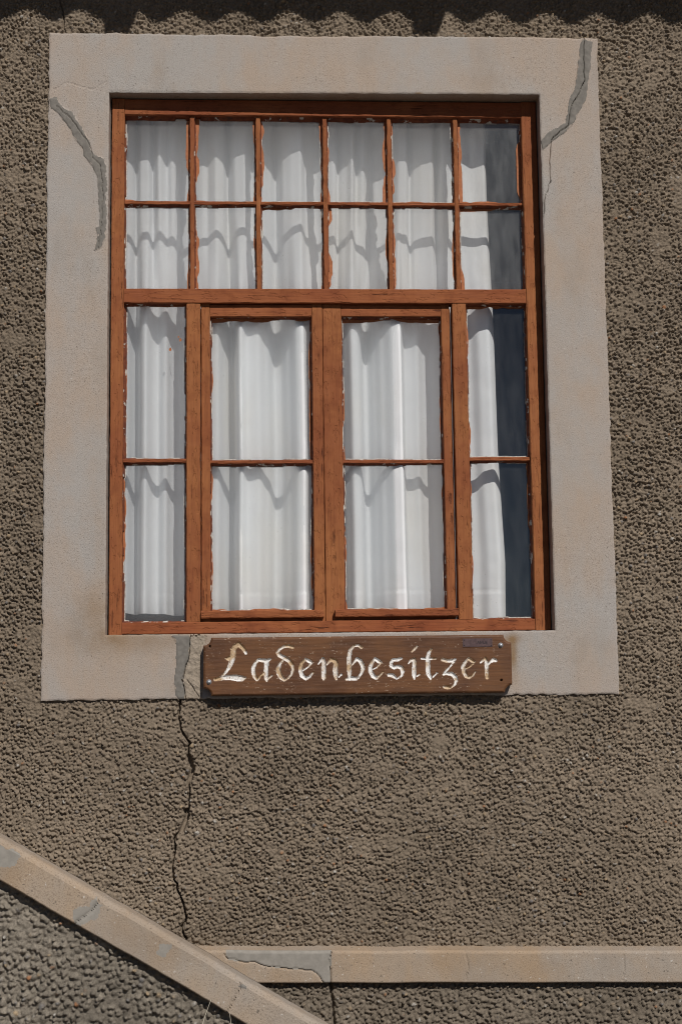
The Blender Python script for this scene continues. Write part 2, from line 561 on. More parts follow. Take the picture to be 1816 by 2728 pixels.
house = thing('house_wall', 'rough brown pebble-dashed house wall with pale plaster window surround and cracks', 'wall', (0, 0, 0))

crack_main = jag(WL([(482, 1866), (480, 1890), (477, 1915), (483, 1945), (493, 1962), (507, 1980), (503, 2017), (513, 2048), (504, 2076),
                     (503, 2133), (497, 2168), (483, 2213), (463, 2237), (463, 2290), (465, 2347), (481, 2388), (497, 2443), (485, 2466),
                     (495, 2510), (521, 2532)], BED), 0.010, 0.0046, 3)
crack_wide = WL([(503, 2015), (513, 2048), (506, 2075)], BED)
crack_wide2 = WL([(497, 2160), (500, 2172), (484, 2212)], BED)
crack_tr = jag(WL([(1590, 98), (1597, 40), (1603, 0)], BED), 0.01, 0.003, 5)
crack_tl = jag(WL([(160, 0), (168, 30), (172, 55), (173, 92)], BED), 0.01, 0.003, 8)

def carve(X, Z, H, pts, w, depth):
    d, qx, qz = poly_dist(X, Z, pts)
    k = 1 - smooth(w * 0.45, w, d)
    return H * (1 - k) - depth * k

def wall_patch(name, x0, x1, z0, z1, step, spacing, seed, hole=None, cracks=(), parent=None):
    X, Z, H, tone, kind = stone_field(x0, x1, z0, z1, step, spacing, seed)
    for pts, w, dp in cracks:
        bx = [p[0] for p in pts]; bz = [p[1] for p in pts]
        i0, i1 = np.searchsorted(X[0], [min(bx) - 0.03, max(bx) + 0.03])
        j0, j1 = np.searchsorted(Z[:, 0], [min(bz) - 0.03, max(bz) + 0.03])
        s = (slice(j0, j1), slice(i0, i1))
        if H[s].size:
            H[s] = carve(X[s], Z[s], H[s], pts, w, dp)
    C = stone_colour(X, Z, H, tone, kind, BEIGE, seed)
    Y = BED - H
    # stones that meet the surround are pressed in beside its edge
    ins = (X > SO[0] + 0.001) & (X < SO[1] - 0.001) & (Z > SO[2] + 0.001) & (Z < SO[3] - 0.001)
    Y = np.where(ins, np.maximum(Y, 0.004), Y)
    V = np.stack([X, Y, Z], -1)
    fx, fz = facemid(X), facemid(Z)
    inn = (fx > SO[0] + 0.007) & (fx < SO[1] - 0.007) & (fz > SO[2] + 0.007) & (fz < SO[3] - 0.007)
    keep = ~inn & (fz > PLZ(fx) + 0.006)
    if hole is not None:
        keep &= ~((fx > hole[0]) & (fx < hole[1]) & (fz > hole[2]) & (fz < hole[3]))
    o = grid_obj(name, V, keep, M['roughcast'], parent, True, {'col': C})
    o['kind'] = 'stuff'
    return o

FX0, FX1, FZ0, FZ1 = -0.85, 1.25, 0.92, 3.60
wall_patch('roughcast_render', FX0, FX1, FZ0, FZ1, 0.0020, 0.0069, 11, None,
           [(crack_main, 0.0031, 0.018), (crack_wide, 0.0085, 0.018), (crack_wide2, 0.0080, 0.018),
            (crack_tl, 0.0022, 0.006)], house)
wall_patch('roughcast_render', -3.6, 4.2, 0.92, 4.3, 0.0125, 0.030, 12, (FX0 + 0.02, FX1 - 0.02, FZ0 - 0.1, FZ1 - 0.02), (), house)

# ------------------------------------------------------------------ plaster surround of the window
def axis(a, b, c, d, step):
    parts = []
    for p, q, s in ((a, b, step), (b, c, step), (c, d, step)):
        n_ = int(round((q - p) / s))
        parts.append(np.linspace(p, q, n_ + 1)[:-1])
    return np.concatenate(parts + [[d]])

xs = axis(SO[0], OP[0], OP[1], SO[1], 0.0026)
xs = np.concatenate([xs[xs < -0.602], np.linspace(-0.602, OP[0], 110)[:-1], xs[(xs > OP[0] - 1e-6) & (xs < -0.250)], np.arange(-0.250, -0.190, 0.0009), xs[(xs > -0.1898) & (xs < OP[1] - 1e-6)], np.linspace(OP[1], SO[1], 180)])
zs = axis(SO[2], OP[2], OP[3], SO[3], 0.0026)
X, Z = np.meshgrid(xs, zs)
fx, fz = facemid(X), facemid(Z)
keep = ~((fx > OP[0]) & (fx < OP[1]) & (fz > OP[2]) & (fz < OP[3]))
dout = np.minimum.reduce([X - SO[0], SO[1] - X, Z - SO[2], SO[3] - Z])
dop = np.maximum.reduce([OP[0] - X, X - OP[1], OP[2] - Z, Z - OP[3]])
dedge = np.minimum(dout, dop)
Y = 0.0016 * (1 - smooth(0.0, 0.0035, dedge)) * (0.5 + 1.4 * vnoise(X, Z, 60, 77, 2))
Y = Y + (vnoise(X, Z, 4, 41, 3) - 0.5) * 0.0030
Xw = X + (vnoise(X, Z, 9, 42, 3) - 0.5) * 0.0065 * (1 - smooth(0.004, 0.03, dout))
Zw = Z + (vnoise(X, Z, 9, 43, 3) - 0.5) * 0.0075 * (1 - smooth(0.004, 0.03, dout))
Xw = Xw + (vnoise(X, Z, 60, 44, 2) - 0.5) * np.where(dout < 0.004, 0.0055, 0.0020) * (1 - smooth(0.0005, 0.006, dedge))
Zw = Zw + (vnoise(X, Z, 60, 45, 2) - 0.5) * np.where(dout < 0.004, 0.0055, 0.0020) * (1 - smooth(0.0005, 0.006, dedge))
# the top edge sags a little, the sill edge dips to the left, as measured
Zw = Zw + np.where(Z > OP[3], 0.004 * (np.abs(X - 0.15) / 0.75) * (X < 0.1), 0.0)

patchL = WL([(132, 262), (152, 262), (165, 283), (190, 297), (203, 315), (220, 345), (237, 375), (242, 405), (255, 415), (275, 420), (283, 440),
             (284, 500), (283, 600), (280, 640), (270, 660), (253, 667), (262, 630), (255, 605), (268, 600), (265, 560), (260, 470), (245, 440),
             (225, 415), (222, 395), (200, 370), (190, 345), (175, 325), (155, 300), (135, 285)])
patchR = WL([(1548, 102), (1575, 110), (1572, 165), (1568, 200), (1560, 265), (1540, 300), (1525, 330), (1505, 352), (1475, 372), (1445, 400),
             (1440, 375), (1460, 352), (1485, 340), (1505, 325), (1512, 300), (1515, 265), (1530, 235), (1535, 200), (1540, 160)])
patchB = WL([(452, 1693), (506, 1693), (506, 1720), (503, 1745), (502, 1758), (495, 1773), (490, 1792), (486, 1812), (488, 1825), (492, 1840), (496, 1866),
             (478, 1866), (468, 1845), (464, 1820), (468, 1790), (471, 1770), (472, 1720), (465, 1700)])
rubble = WL([(507, 1690), (552, 1692), (546, 1715), (535, 1722), (540, 1866), (497, 1866), (492, 1840), (487, 1813), (494, 1775), (504, 1750)])
cracksS = [(jag(WL([(1555, 98), (1553, 160), (1557, 215), (1535, 260), (1520, 285), (1513, 335), (1490, 350), (1467, 375), (1462, 430), (1466, 483),
                    (1452, 520), (1449, 545), (1450, 562), (1445, 577)]), 0.012, 0.0022, 15), 0.0085),
           (jag(WL([(507, 1688), (506, 1720), (504, 1745), (502, 1757), (494, 1775), (489, 1800), (486, 1815), (490, 1830), (497, 1868)]), 0.010, 0.0015, 16), 0.012),
           (jag(WL([(497, 1810), (505, 1820), (515, 1832), (530, 1856)]), 0.008, 0.002, 17), 0.006),
           (jag(WL([(508, 1695), (532, 1691)]), 0.008, 0.002, 18), 0.007)]
cracksS += [(jag(WL([(150, 282), (180, 306), (215, 352), (238, 385), (247, 420), (268, 440), (275, 520), (272, 600), (262, 662)]), 0.012, 0.003, 19), 0.0045),
            (jag(WL([(134, 242), (180, 220), (245, 238), (284, 218)]), 0.012, 0.003, 21), 0.0018)]
ins_polys = [('mortar_patch', patchL, 'patch'), ('mortar_patch', patchR, 'patch'), ('mortar_patch', patchB, 'patch'), ('broken_plaster', rubble, 'rubble')]
jx = fx + (vnoise(fx, fz, 90, 61, 2) - 0.5) * 0.010
jz = fz + (vnoise(fx, fz, 90, 62, 2) - 0.5) * 0.010
fmasks = [in_poly(jx, jz, p) & keep for _, p, _ in ins_polys]
fmasks[3] &= ~fmasks[2]
vm = in_poly(X, Z, patchL) | in_poly(X, Z, patchR) | in_poly(X, Z, patchB)
Y = Y - vm * (0.0008 + 0.0022 * vnoise(X, Z, 34, 64, 3))
rb = in_poly(X, Z, rubble)
Y = Y + rb * (0.0045 * vnoise(X, Z, 75, 63, 3) - 0.0010)
for pts, dp in cracksS:
    bx = [p[0] for p in pts]; bz = [p[1] for p in pts]
    i0, i1 = np.searchsorted(xs, [min(bx) - 0.02, max(bx) + 0.02])
    j0, j1 = np.searchsorted(zs, [min(bz) - 0.02, max(bz) + 0.02])
    s = (slice(max(j0 - 1, 0), j1 + 1), slice(max(i0 - 1, 0), i1 + 1))
    d, qx, qz = poly_dist(Xw[s], Zw[s], pts)
    Y[s] = Y[s] + dp * (d < 0.0011)
def blob(cx, cy, rx, ry, a):
    bx, bz = W(cx, cy)
    return a * np.exp(-((X - bx) / (rx / 1000)) ** 2 - ((Z - bz) / (ry / 1000)) ** 2)
st = blob(320, 1705, 110, 38, 0.55) + blob(275, 1640, 45, 70, 0.40) + blob(480, 1705, 90, 22, 0.25) + blob(215, 1640, 40, 60, 0.22) + blob(1366, 1745, 12, 55, 0.8) + blob(1360, 1702, 26, 12, 0.7)
st = st + blob(540, 1703, 14, 14, 0.5) + blob(265, 1400, 26, 240, 0.10)
st = st * (0.35 + 1.1 * vnoise(X, Z, 26, 81, 4))
chip = blob(1115, 249, 10, 3, 1.0)
st = np.clip(st + chip, 0, 0.9)
V = np.stack([Xw, Y, Zw], -1)
rest = keep.copy()
for q in fmasks:
    rest &= ~q
surround = grid_obj('window_surround', V, rest, M['plaster'], house, True, {'stain': st})
surround['label'] = 'pale grey-pink plaster band framing the window'
for (nm, p, mt), fm in zip(ins_polys, fmasks):
    grid_obj(nm, V, fm, M[mt], surround, True, {'stain': st * 0.3})
# outer edges and reveals of the surround (closed strips that follow the wavy edge)
def strip(name, line, yb, mat, parent, flip=False, st_val=0.0):
    n_ = len(line)
    rows = np.stack([line, np.stack([line[:, 0], np.full(n_, yb * 0.5 + line[:, 1] * 0.5), line[:, 2]], 1),
                     np.stack([line[:, 0], np.full(n_, yb), line[:, 2]], 1)])
    return grid_obj(name, rows, np.ones((2, n_ - 1), bool), mat, parent, True, {'stain': np.full(rows.shape[:2], st_val)}, flip=flip)
ia, ib = np.searchsorted(xs, [OP[0] - 1e-6, OP[1] - 1e-6])
ja, jb = np.searchsorted(zs, [OP[2] - 1e-6, OP[3] - 1e-6])
outer = np.concatenate([V[0, :-1], V[:-1, -1], V[-1, ::-1][:-1], V[::-1, 0]])
inner = np.concatenate([V[ja, ia:ib], V[ja:jb, ib], V[jb, ia:ib + 1][::-1][:-1], V[ja:jb + 1, ia][::-1]])
strip('surround_edge', outer, 0.03, M['plaster'], surround)
strip('window_reveal', inner, 0.27, M['plaster'], surround, True, 0.12)

# ------------------------------------------------------------------ plinth course and the wall below it
def profile_grid(x0, x1, step, prof, zfun):
    xs_ = np.arange(x0, x1 + step, step)
    P = np.array(prof)                        # (k, 2): y, dz
    Xg = np.repeat(xs_[None, :], len(P), 0)
    Yg = np.repeat(P[:, 0][:, None], len(xs_), 1)
    Zg = zfun(Xg) + P[:, 1][:, None]
    return Xg, Yg, Zg

def lin(a, b, n_):
    return [(a[0] + (b[0] - a[0]) * t, a[1] + (b[1] - a[1]) * t) for t in np.linspace(0, 1, n_, endpoint=False)]

PF = -0.036
prof = lin((0.012, 0.010), (PF + 0.004, 0.0030), 8) + lin((PF + 0.004, 0.0035), (PF, -0.002), 3) + lin((PF, -0.002), (PF, -0.074), 27) \
    + lin((PF, -0.074), (PF + 0.003, -0.0765), 2) + lin((PF + 0.003, -0.0765), (0.0, -0.0765), 4) + [(0.0, -0.0765)]
Xg, Yg, Zg = profile_grid(-0.9, 1.45, 0.0027, prof, PLZ)
Yg = Yg + (vnoise(Xg, Zg, 12, 91, 3) - 0.5) * 0.0022
Zg = Zg + (vnoise(Xg, Zg * 0, 7, 92, 3) - 0.5) * 0.004
for pts, dp in [(jag(WL([(597, 2541), (605, 2555), (625, 2556), (640, 2562), (680, 2563), (705, 2574), (760, 2580), (800, 2582), (830, 2585), (850, 2600), (862, 2620)], PF), 0.01, 0.0018, 31), 0.0045),
                (jag(WL([(883, 2537), (876, 2570), (880, 2600), (880, 2622)], PF), 0.008, 0.0015, 32), 0.007),
                (jag(WL([(1238, 2535), (1246, 2575), (1240, 2612)], PF), 0.01, 0.002, 33), 0.0028),
                (jag(WL([(1663, 2535), (1662, 2575), (1658, 2612)], PF), 0.01, 0.002, 34), 0.0028)]:
    d, qx, qz = poly_dist(Xg, Zg, pts)
    k = (d < 0.0013) & (Yg < PF + 0.006)
    Xg = np.where(k, qx, Xg); Zg = np.where(k, qz, Zg); Yg = np.where(k, Yg + dp, Yg)
stp = 0.5 * smooth(0.5, 0.75, vnoise(Xg, Zg, 6, 93, 3)) * 0.35
fxp, fzp, fyp = facemid(Xg), facemid(Zg), facemid(Yg)
ppoly = WL([(600, 2530), (884, 2530), (880, 2600), (880, 2622), (862, 2621), (850, 2600), (830, 2586), (800, 2583), (760, 2581), (705, 2575), (680, 2564), (640, 2563), (605, 2556)], PF)
pm = in_poly(fxp, fzp, ppoly) & (fyp < PF + 0.008)
Vg = np.stack([Xg, Yg, Zg], -1)
pl = grid_obj('plinth_course', Vg, ~pm, M['coping'], house, True, {'stain': stp}, flip=True)
pl['label'] = 'pale sandy plaster band running along the foot of the wall'
grid_obj('mortar_patch', Vg, pm, M['patch_light'], pl, True, {'stain': stp * 0}, flip=True)
for a, b in ((-3.6, -0.9), (1.45, 4.2)):
    Xg, Yg, Zg = profile_grid(a, b, 0.03, prof, PLZ)
    grid_obj('plinth_course', np.stack([Xg, Yg, Zg], -1), np.ones((len(prof) - 1, Xg.shape[1] - 1), bool), M['coping'], house, True, {'stain': Xg * 0 + 0.1}, flip=True)

def low_wall(x0, x1, z0, step, spacing, seed, hole=None, cracks=()):
    X, Z, H, tone, kind = stone_field(x0, x1, z0, 0.99, step, spacing, seed)
    for pts, w, dp in cracks:
        H = carve(X, Z, H, pts, w, dp)
    C = stone_colour(X, Z, H, tone, kind, GREYB, seed)
    V = np.stack([X, -0.0125 - H, Z], -1)
    fx, fz = facemid(X), facemid(Z)
    kp = fz < PLZ(fx) - 0.068
    if hole:
        kp &= ~((fx > hole[0]) & (fx < hole[1]) & (fz > hole[2]))
    o = grid_obj('base_render', V, kp, M['roughcast'], house, True, {'col': C})
    o['kind'] = 'stuff'
low_wall(-0.5, 1.25, 0.62, 0.0023, 0.0085, 23, None, [(jag(WL([(880, 2620), (885, 2660), (888, 2700), (892, 2740)], -0.0125), 0.01, 0.002, 37), 0.005, 0.014)])
low_wall(-3.6, 4.2, -0.02, 0.0125, 0.030, 24, (-0.48, 1.23, 0.64))

# ------------------------------------------------------------------ roof whose eave throws the scalloped shadow
OV = 0.60                                    # overhang
roof = thing('corrugated_roof', 'corrugated sheet roof eave above the frame, throwing its wavy shadow on the wall', 'roof', (0, 0, 3.84))
PITCHR = 0.145
SXO, SZO = SUN.x / -SUN.y, SUN.z / -SUN.y
z_eave = 3.503 + OV * SZO
xs_ = np.arange(-3.6, 4.2, PITCHR / 14)
ys_ = np.array([-OV, -OV + 0.02, 0.3, 0.9, 1.6])
XR, YR = np.meshgrid(xs_, ys_)
ph0 = -0.681 + OV * SXO
ZR = z_eave + 0.0165 * np.cos((XR - ph0) / PITCHR * 2 * math.pi) + 0.006 * (vnoise(XR, YR * 0, 2.5, 3, 2) - 0.5) + (YR + OV) * 0.23
sheet = grid_obj('roof_sheet', np.stack([XR, YR, ZR - 3.84], -1), np.ones((len(ys_) - 1, len(xs_) - 1), bool), M['roof'], roof, True)
md = sheet.modifiers.new('thickness', 'SOLIDIFY'); md.thickness = 0.0016
for xc in (-2.16, -1.295, -0.435, 0.425, 1.29, 2.15, 3.0):
    xr = xc + (OV - 0.02) * SXO
    zr = 3.451 + (OV - 0.02) * SZO - 3.84
    x0, x1 = xr - 0.034, xr + 0.034
    h_ = 0.10
    vv = []
    for yy, dz in ((-OV + 0.02, 0), (-OV + 0.06, -0.004), (0.02, 0.085)):
        for xx in (x0, x1):
            for q in (0, h_ * (0.55 if yy < -OV + 0.03 else 0.8)):
                vv.append((xx, yy, zr + dz + q))
    ff = []
    for s in range(2):
        a, b = s * 4, s * 4 + 4
        ff += [(a, a + 1, b + 1, b), (a + 3, a + 2, b + 2, b + 3), (a + 2, a, b, b + 2), (a + 1, a + 3, b + 3, b + 1)]
    ff += [(0, 2, 3, 1), (8, 9, 11, 10)]
    mesh_obj('rafter_tail', vv, ff, M['rafter'], roof)

# ------------------------------------------------------------------ ground and the dark room behind the window
def sheet_plane(name, x0, x1, y0, y1, z, n_, mat):
    xg, yg = np.meshgrid(np.linspace(x0, x1, n_), np.linspace(y0, y1, n_))
    return grid_obj(name, np.stack([xg, yg, xg * 0 + z], -1), np.ones((n_ - 1, n_ - 1), bool), mat)
g = sheet_plane('ground', -600, 600, -800, 400, 0.0, 41, M['sand'])
g['kind'] = 'structure'
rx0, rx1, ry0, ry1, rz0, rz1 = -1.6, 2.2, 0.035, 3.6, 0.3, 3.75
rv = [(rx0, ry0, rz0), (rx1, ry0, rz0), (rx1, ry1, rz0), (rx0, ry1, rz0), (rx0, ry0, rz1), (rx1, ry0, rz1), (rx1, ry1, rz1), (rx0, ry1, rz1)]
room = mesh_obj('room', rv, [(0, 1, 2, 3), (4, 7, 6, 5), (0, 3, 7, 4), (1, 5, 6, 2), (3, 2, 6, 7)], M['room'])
room['kind'] = 'structure'

# ------------------------------------------------------------------ the window
WX, WY, WZ = OP[0], 0.038, OP[2]
win = thing('wooden_window', 'weathered red-brown painted wooden window with flaking bars and twenty panes', 'window', (WX, WY, WZ))
win.rotation_euler = (0, 0, rad(0.62))
rngw = np.random.default_rng(5)
_bn = [0]

def beam(name, x0, x1, z0, z1, yf, yb, ax, parent=win, ch=0.0022, jit=0.0004, wob=0.0004, seg=0.011, mat=None):
    """timber member in window coordinates (metres from the opening's lower left), worn arrises"""
    _bn[0] += 1
    sd = 300 + _bn[0] * 7
    if ax == 'Z':
        L0, L1, a0, a1 = z0, z1, x0, x1
    else:
        L0, L1, a0, a1 = x0, x1, z0, z1
    n_ = max(2, int((L1 - L0) / seg))
    t = np.linspace(L0, L1, n_ + 1)
    ring = [(a0, yf + ch), (a0 + ch * 0.4, yf + ch * 0.35), (a0 + ch, yf), ((a0 + a1) / 2, yf), (a1 - ch, yf), (a1 - ch * 0.4, yf + ch * 0.35), (a1, yf + ch), (a1, yb), (a0, yb)]
    kk = len(ring)
    verts = []
    wv = (vnoise(t, t * 0, 2.2, sd, 2) - 0.5) * 2 * wob
    for r_i, (a, y) in enumerate(ring):
        ja = (vnoise(t, t * 0 + r_i * 3.1, 45, sd + 1, 3) - 0.5) * 2 * jit * (1.6 if r_i in (0, 1, 2, 4, 5, 6) else 0.3)
        jy = (vnoise(t, t * 0 + r_i * 3.1 + 50, 45, sd + 2, 3) - 0.5) * 2 * jit * (1.4 if r_i < 7 else 0)
        chipm = (vnoise(t, t * 0 + r_i * 5.0, 28, sd + 3, 2) > 0.80) * (0.0018 if r_i in (1, 5) else 0)
        verts.append(np.stack([a + ja + wv, y + jy + chipm, t], 1))
    Vv = np.array(verts)                       # ring, n, (a, y, t)
    out = Vv.transpose(1, 0, 2).reshape(-1, 3)
    P = np.empty_like(out)
    if ax == 'Z':
        P[:, 0], P[:, 1], P[:, 2] = out[:, 0], out[:, 1], out[:, 2]
    else:
        P[:, 0], P[:, 1], P[:, 2] = out[:, 2], out[:, 1], out[:, 0]
    faces = []
    for i in range(n_):
        for r_i in range(kk):
            q = (r_i + 1) % kk
            f = (i * kk + r_i, i * kk + q, (i + 1) * kk + q, (i + 1) * kk + r_i)
            faces.append(f if ax == 'Z' else f[::-1])
    c0 = tuple(range(kk)); c1 = tuple(n_ * kk + i for i in range(kk))
    faces += [c0[::-1], c1] if ax == 'Z' else [c0, c1[::-1]]
    return P, faces, (mat or M['paint_z' if ax == 'Z' else 'paint_x'])

def add_beam(name, *a, **k):
    parent = k.get('parent', win)
    P, F, mt = beam(name, *a, **k)
    return mesh_obj(name, P, F, mt, parent, False)

def lx(x): return x - WX
def lz(z): return z - WZ

XR_ = OP[1] - OP[0]
T = 0.040                                     # frame depth
# stiles, rails, mullions
add_beam('stile', 0.0045, lx(-0.416), 0.002, lz(3.268), 0.0, T, 'Z')
add_beam('stile', lx(0.6965), XR_ - 0.002, 0.003, lz(3.268), 0.0, T, 'Z')
add_beam('top_rail', lx(-0.4155), lx(0.696), lz(3.2225), lz(3.2675), 0.0015, T, 'X')
add_beam('transom_rail', lx(-0.4155), lx(0.696), lz(2.684), lz(2.7245), 0.0005, T, 'X')
add_beam('bottom_rail', lx(-0.4155), lx(0.696), 0.003, lz(1.8075), 0.0018, T, 'X')
add_beam('mullion', lx(-0.2445), lx(-0.2065), lz(1.808), lz(2.6835), 0.0035, T, 'Z')
add_beam('mullion', lx(0.4885), lx(0.5275), lz(1.808), lz(2.6835), 0.0025, T, 'Z')

for x0, x1 in ((-0.2066, -0.1950), (0.1150, 0.1450), (0.4700, 0.4886)):
    add_beam('stop_bead', lx(x0), lx(x1), lz(1.815), lz(2.680), 0.0490, 0.058, 'Z')
YG = 0.026                                    # glass plane behind frame front
# upper light: five upright bars, one cross bar
UX = [-0.229, -0.0455, 0.1405, 0.322, 0.5095]
BW = 0.0060
for x in UX:
    add_beam('glazing_bar', lx(x) - BW, lx(x) + BW, lz(2.7245), lz(3.2225), 0.0085, 0.030, 'Z', ch=0.0018, jit=0.0008, wob=0.0007, seg=0.006)
add_beam('glazing_bar', lx(-0.4155), lx(0.696), lz(2.972) - 0.0048, lz(2.972) + 0.0048, 0.0098, 0.0295, 'X', ch=0.0018, jit=0.0008, wob=0.0006, seg=0.006)
for x0, x1, z in ((-0.4155, -0.245, 2.2465), (0.528, 0.696, 2.2475)):
    add_beam('glazing_bar', lx(x0), lx(x1), lz(z) - 0.0050, lz(z) + 0.0050, 0.0080, 0.036, 'X', ch=0.0018, jit=0.0008, wob=0.0006, seg=0.006)

# casements
def joined(name, beams, parent):
    Vs, Fs, off = [], [], 0
    mats = []
    mi = []
    for P, F, mt in beams:
        Vs.append(P); Fs += [tuple(i + off for i in f) for f in F]
        if mt not in mats: mats.append(mt)
        mi += [mats.index(mt)] * len(F)
        off += len(P)
    o = mesh_obj(name, np.concatenate(Vs), Fs, mats[0], parent)
    for mt in mats[1:]:
        o.data.materials.append(mt)
    o.data.polygons.foreach_set('material_index', mi)
    return o

CY = 0.0125                                   # casements sit back from the frame
cas = []
CASES = ((-0.2045, 0.1285, -0.1805, 0.0995), (0.1300, 0.4825, 0.1815, 0.4590))
for k_, (x0, x1, gx0, gx1) in enumerate(CASES):
    yc = CY + (0.0 if k_ == 0 else 0.0022)
    c = joined('casement', [
        beam('s', lx(x0), lx(gx0), lz(1.8078), lz(2.6835), yc, 0.048, 'Z'),
        beam('s', lx(gx1), lx(x1), lz(1.8078), lz(2.6835), yc, 0.048, 'Z'),
        beam('s', lx(gx0) + 0.0003, lx(gx1) - 0.0003, lz(2.6485 if k_ == 0 else 2.650), lz(2.683), yc + 0.0008, 0.0475, 'X'),
        beam('s', lx(gx0) + 0.0003, lx(gx1) - 0.0003, lz(1.8080), lz(1.836), yc + 0.0008, 0.0475, 'X')], win)
    c['label'] = 'left opening sash of the window' if k_ == 0 else 'right opening sash of the window'
    cas.append(c)
    wbx0, wbx1 = ((-0.205, 0.1240) if k_ == 0 else (0.1545, 0.4875))
    add_beam('weatherboard', lx(wbx0), lx(wbx1), lz(1.8165), lz(1.8365), -0.0060, yc + 0.0006, 'X', parent=c, ch=0.0028, jit=0.0007)
    add_beam('glazing_bar', lx(gx0), lx(gx1), lz(2.2432) - 0.0048, lz(2.2432) + 0.0048, yc + 0.004, 0.045, 'X', parent=c, ch=0.0018, jit=0.0008, seg=0.006)

# panes with their putty and paint smears
def fillet(p0, p1, inward, yr, yg, w0, seed, wvar=0.0011, chunk=0.35, cover=1.0):
    """irregular putty bead along an edge from p0 to p1 (x, z), tapering towards the glass"""
    L = math.hypot(p1[0] - p0[0], p1[1] - p0[1])
    n_ = max(6, int(L / 0.0035))
    t = np.linspace(0, 1, n_ + 1)
    s = t * L
    w = w0 + (vnoise(s, s * 0, 40, seed, 3) - 0.5) * 2 * wvar
    ch = vnoise(s, s * 0 + 7, 13, seed + 1, 2)
    w = np.where(ch > 0.66, w + chunk * 0.004, w)
    w = np.where(ch < 0.27, w * 0.35, w)
    rise = np.where(ch < 0.27, 0.25, 1.0)
    w = np.maximum(w, 0.0006)
    x = p0[0] + (p1[0] - p0[0]) * t; z = p0[1] + (p1[1] - p0[1]) * t
    ix, iz = inward
    jn = (vnoise(s, s * 0 + 3, 60, seed + 2, 2) - 0.5) * 0.003
    rows = [np.stack([x - ix * 0.0008, yg - (yg - yr) * rise + jn * rise, z - iz * 0.0008], 1),
            np.stack([x + ix * w * 0.55, yg - (yg - yr) * 0.55 * rise + jn * 0.6, z + iz * w * 0.55], 1),
            np.stack([x + ix * w, yg + 0 * t - 0.0012, z + iz * w], 1),
            np.stack([x + ix * (w + 0.0024), yg + 0 * t - 0.0009, z + iz * (w + 0.0024)], 1)]
    Vv = np.concatenate(rows)
    F = []
    m_ = n_ + 1
    for r_i in range(2):
        for i in range(n_):
            F.append((r_i * m_ + i, r_i * m_ + i + 1, (r_i + 1) * m_ + i + 1, (r_i + 1) * m_ + i))
    bare = []
    bn = vnoise(s, s * 0 + 11, 22, seed + 4, 2)
    for i in range(n_):
        if bn[i] > 0.44 or ch[i] < 0.27:
            bare.append((2 * m_ + i, 2 * m_ + i + 1, 3 * m_ + i + 1, 3 * m_ + i))
    return Vv, F, bare

def smear(p0, p1, inward, y, w0, seed, thr=0.45):
    L = math.hypot(p1[0] - p0[0], p1[1] - p0[1])
    n_ = max(6, int(L / 0.003))
    t = np.linspace(0, 1, n_ + 1); s = t * L
    nn = vnoise(s, s * 0, 14, seed, 3)
    w = w0 * np.clip((nn - thr) / 0.3, 0, 1) ** 0.6 + (vnoise(s, s * 0, 120, seed + 1, 2) - 0.5) * 0.0012
    w = np.maximum(w, 0.0)
    x = p0[0] + (p1[0] - p0[0]) * t; z = p0[1] + (p1[1] - p0[1]) * t
    ix, iz = inward
    out, run = [], []
    on = w > 0.0012
    for i in range(n_ + 2):
        if i <= n_ and on[i]:
            run.append(i)
        elif run:
            if len(run) > 2:
                Vv = [(x[j], y, z[j]) for j in run] + [(x[j] + ix * w[j], y, z[j] + iz * w[j]) for j in run]
                r_ = len(run)
                out.append((Vv, [(j, j + 1, r_ + j + 1, r_ + j) for j in range(r_ - 1)]))
            run = []
    return out

_pn = [0]
def pane(x0, x1, z0, z1, yg, yr, mat, parent, smears='', widths=(0.0035, 0.004, 0.0035, 0.004)):
    """glass sheet with putty; widths = left, right, bottom, top"""
    _pn[0] += 1
    sd = 1000 + _pn[0] * 13
    e = 0.003
    th = 0.0028
    tilt = rngw.normal(0, 0.0012, 2)
    v = []
    for yy in (0, th):
        for (a, b) in ((x0 - e, z0 - e), (x1 + e, z0 - e), (x1 + e, z1 + e), (x0 - e, z1 + e)):
            v.append((a, yg + yy + tilt[0] * (a - x0) + tilt[1] * (b - z0), b))
    o = mesh_obj('pane', v, [(0, 1, 2, 3), (7, 6, 5, 4), (0, 4, 5, 1), (1, 5, 6, 2), (2, 6, 7, 3), (3, 7, 4, 0)], mat, parent)
    sides = dict(L=((x0, z0), (x0, z1), (1, 0)), R=((x1, z0), (x1, z1), (-1, 0)), B=((x0, z0), (x1, z0), (0, 1)), T=((x0, z1), (x1, z1), (0, -1)))
    Vs, Fs, Bs, off = [], [], [], 0
    for i, s in enumerate('LRBT'):
        Vv, F, Bf = fillet(*sides[s], yr, yg - 0.0008, widths[i], sd + i)
        Vs.append(Vv); Fs += [tuple(a + off for a in f) for f in F]; Bs += [tuple(a + off for a in f) for f in Bf]; off += len(Vv)
    sub = parent if parent.parent is not None else o      # never deeper than thing > part > sub-part
    pu = mesh_obj('putty', np.concatenate(Vs), Fs + Bs, M['putty'], sub, False)
    pu.data.materials.append(M['bare_putty'])
    pu.data.polygons.foreach_set('material_index', [0] * len(Fs) + [1] * len(Bs))
    for i, s in enumerate(smears):
        big = s.isupper()
        for Vv, F in smear(*sides[s.upper()], yg - 0.0022 - 0.0001 * i, 0.0130 if big else 0.0085, sd + 20 + i, 0.36 if big else 0.47):
            mesh_obj('paint_smear', Vv, F, M['smear'], sub, False)
    return o

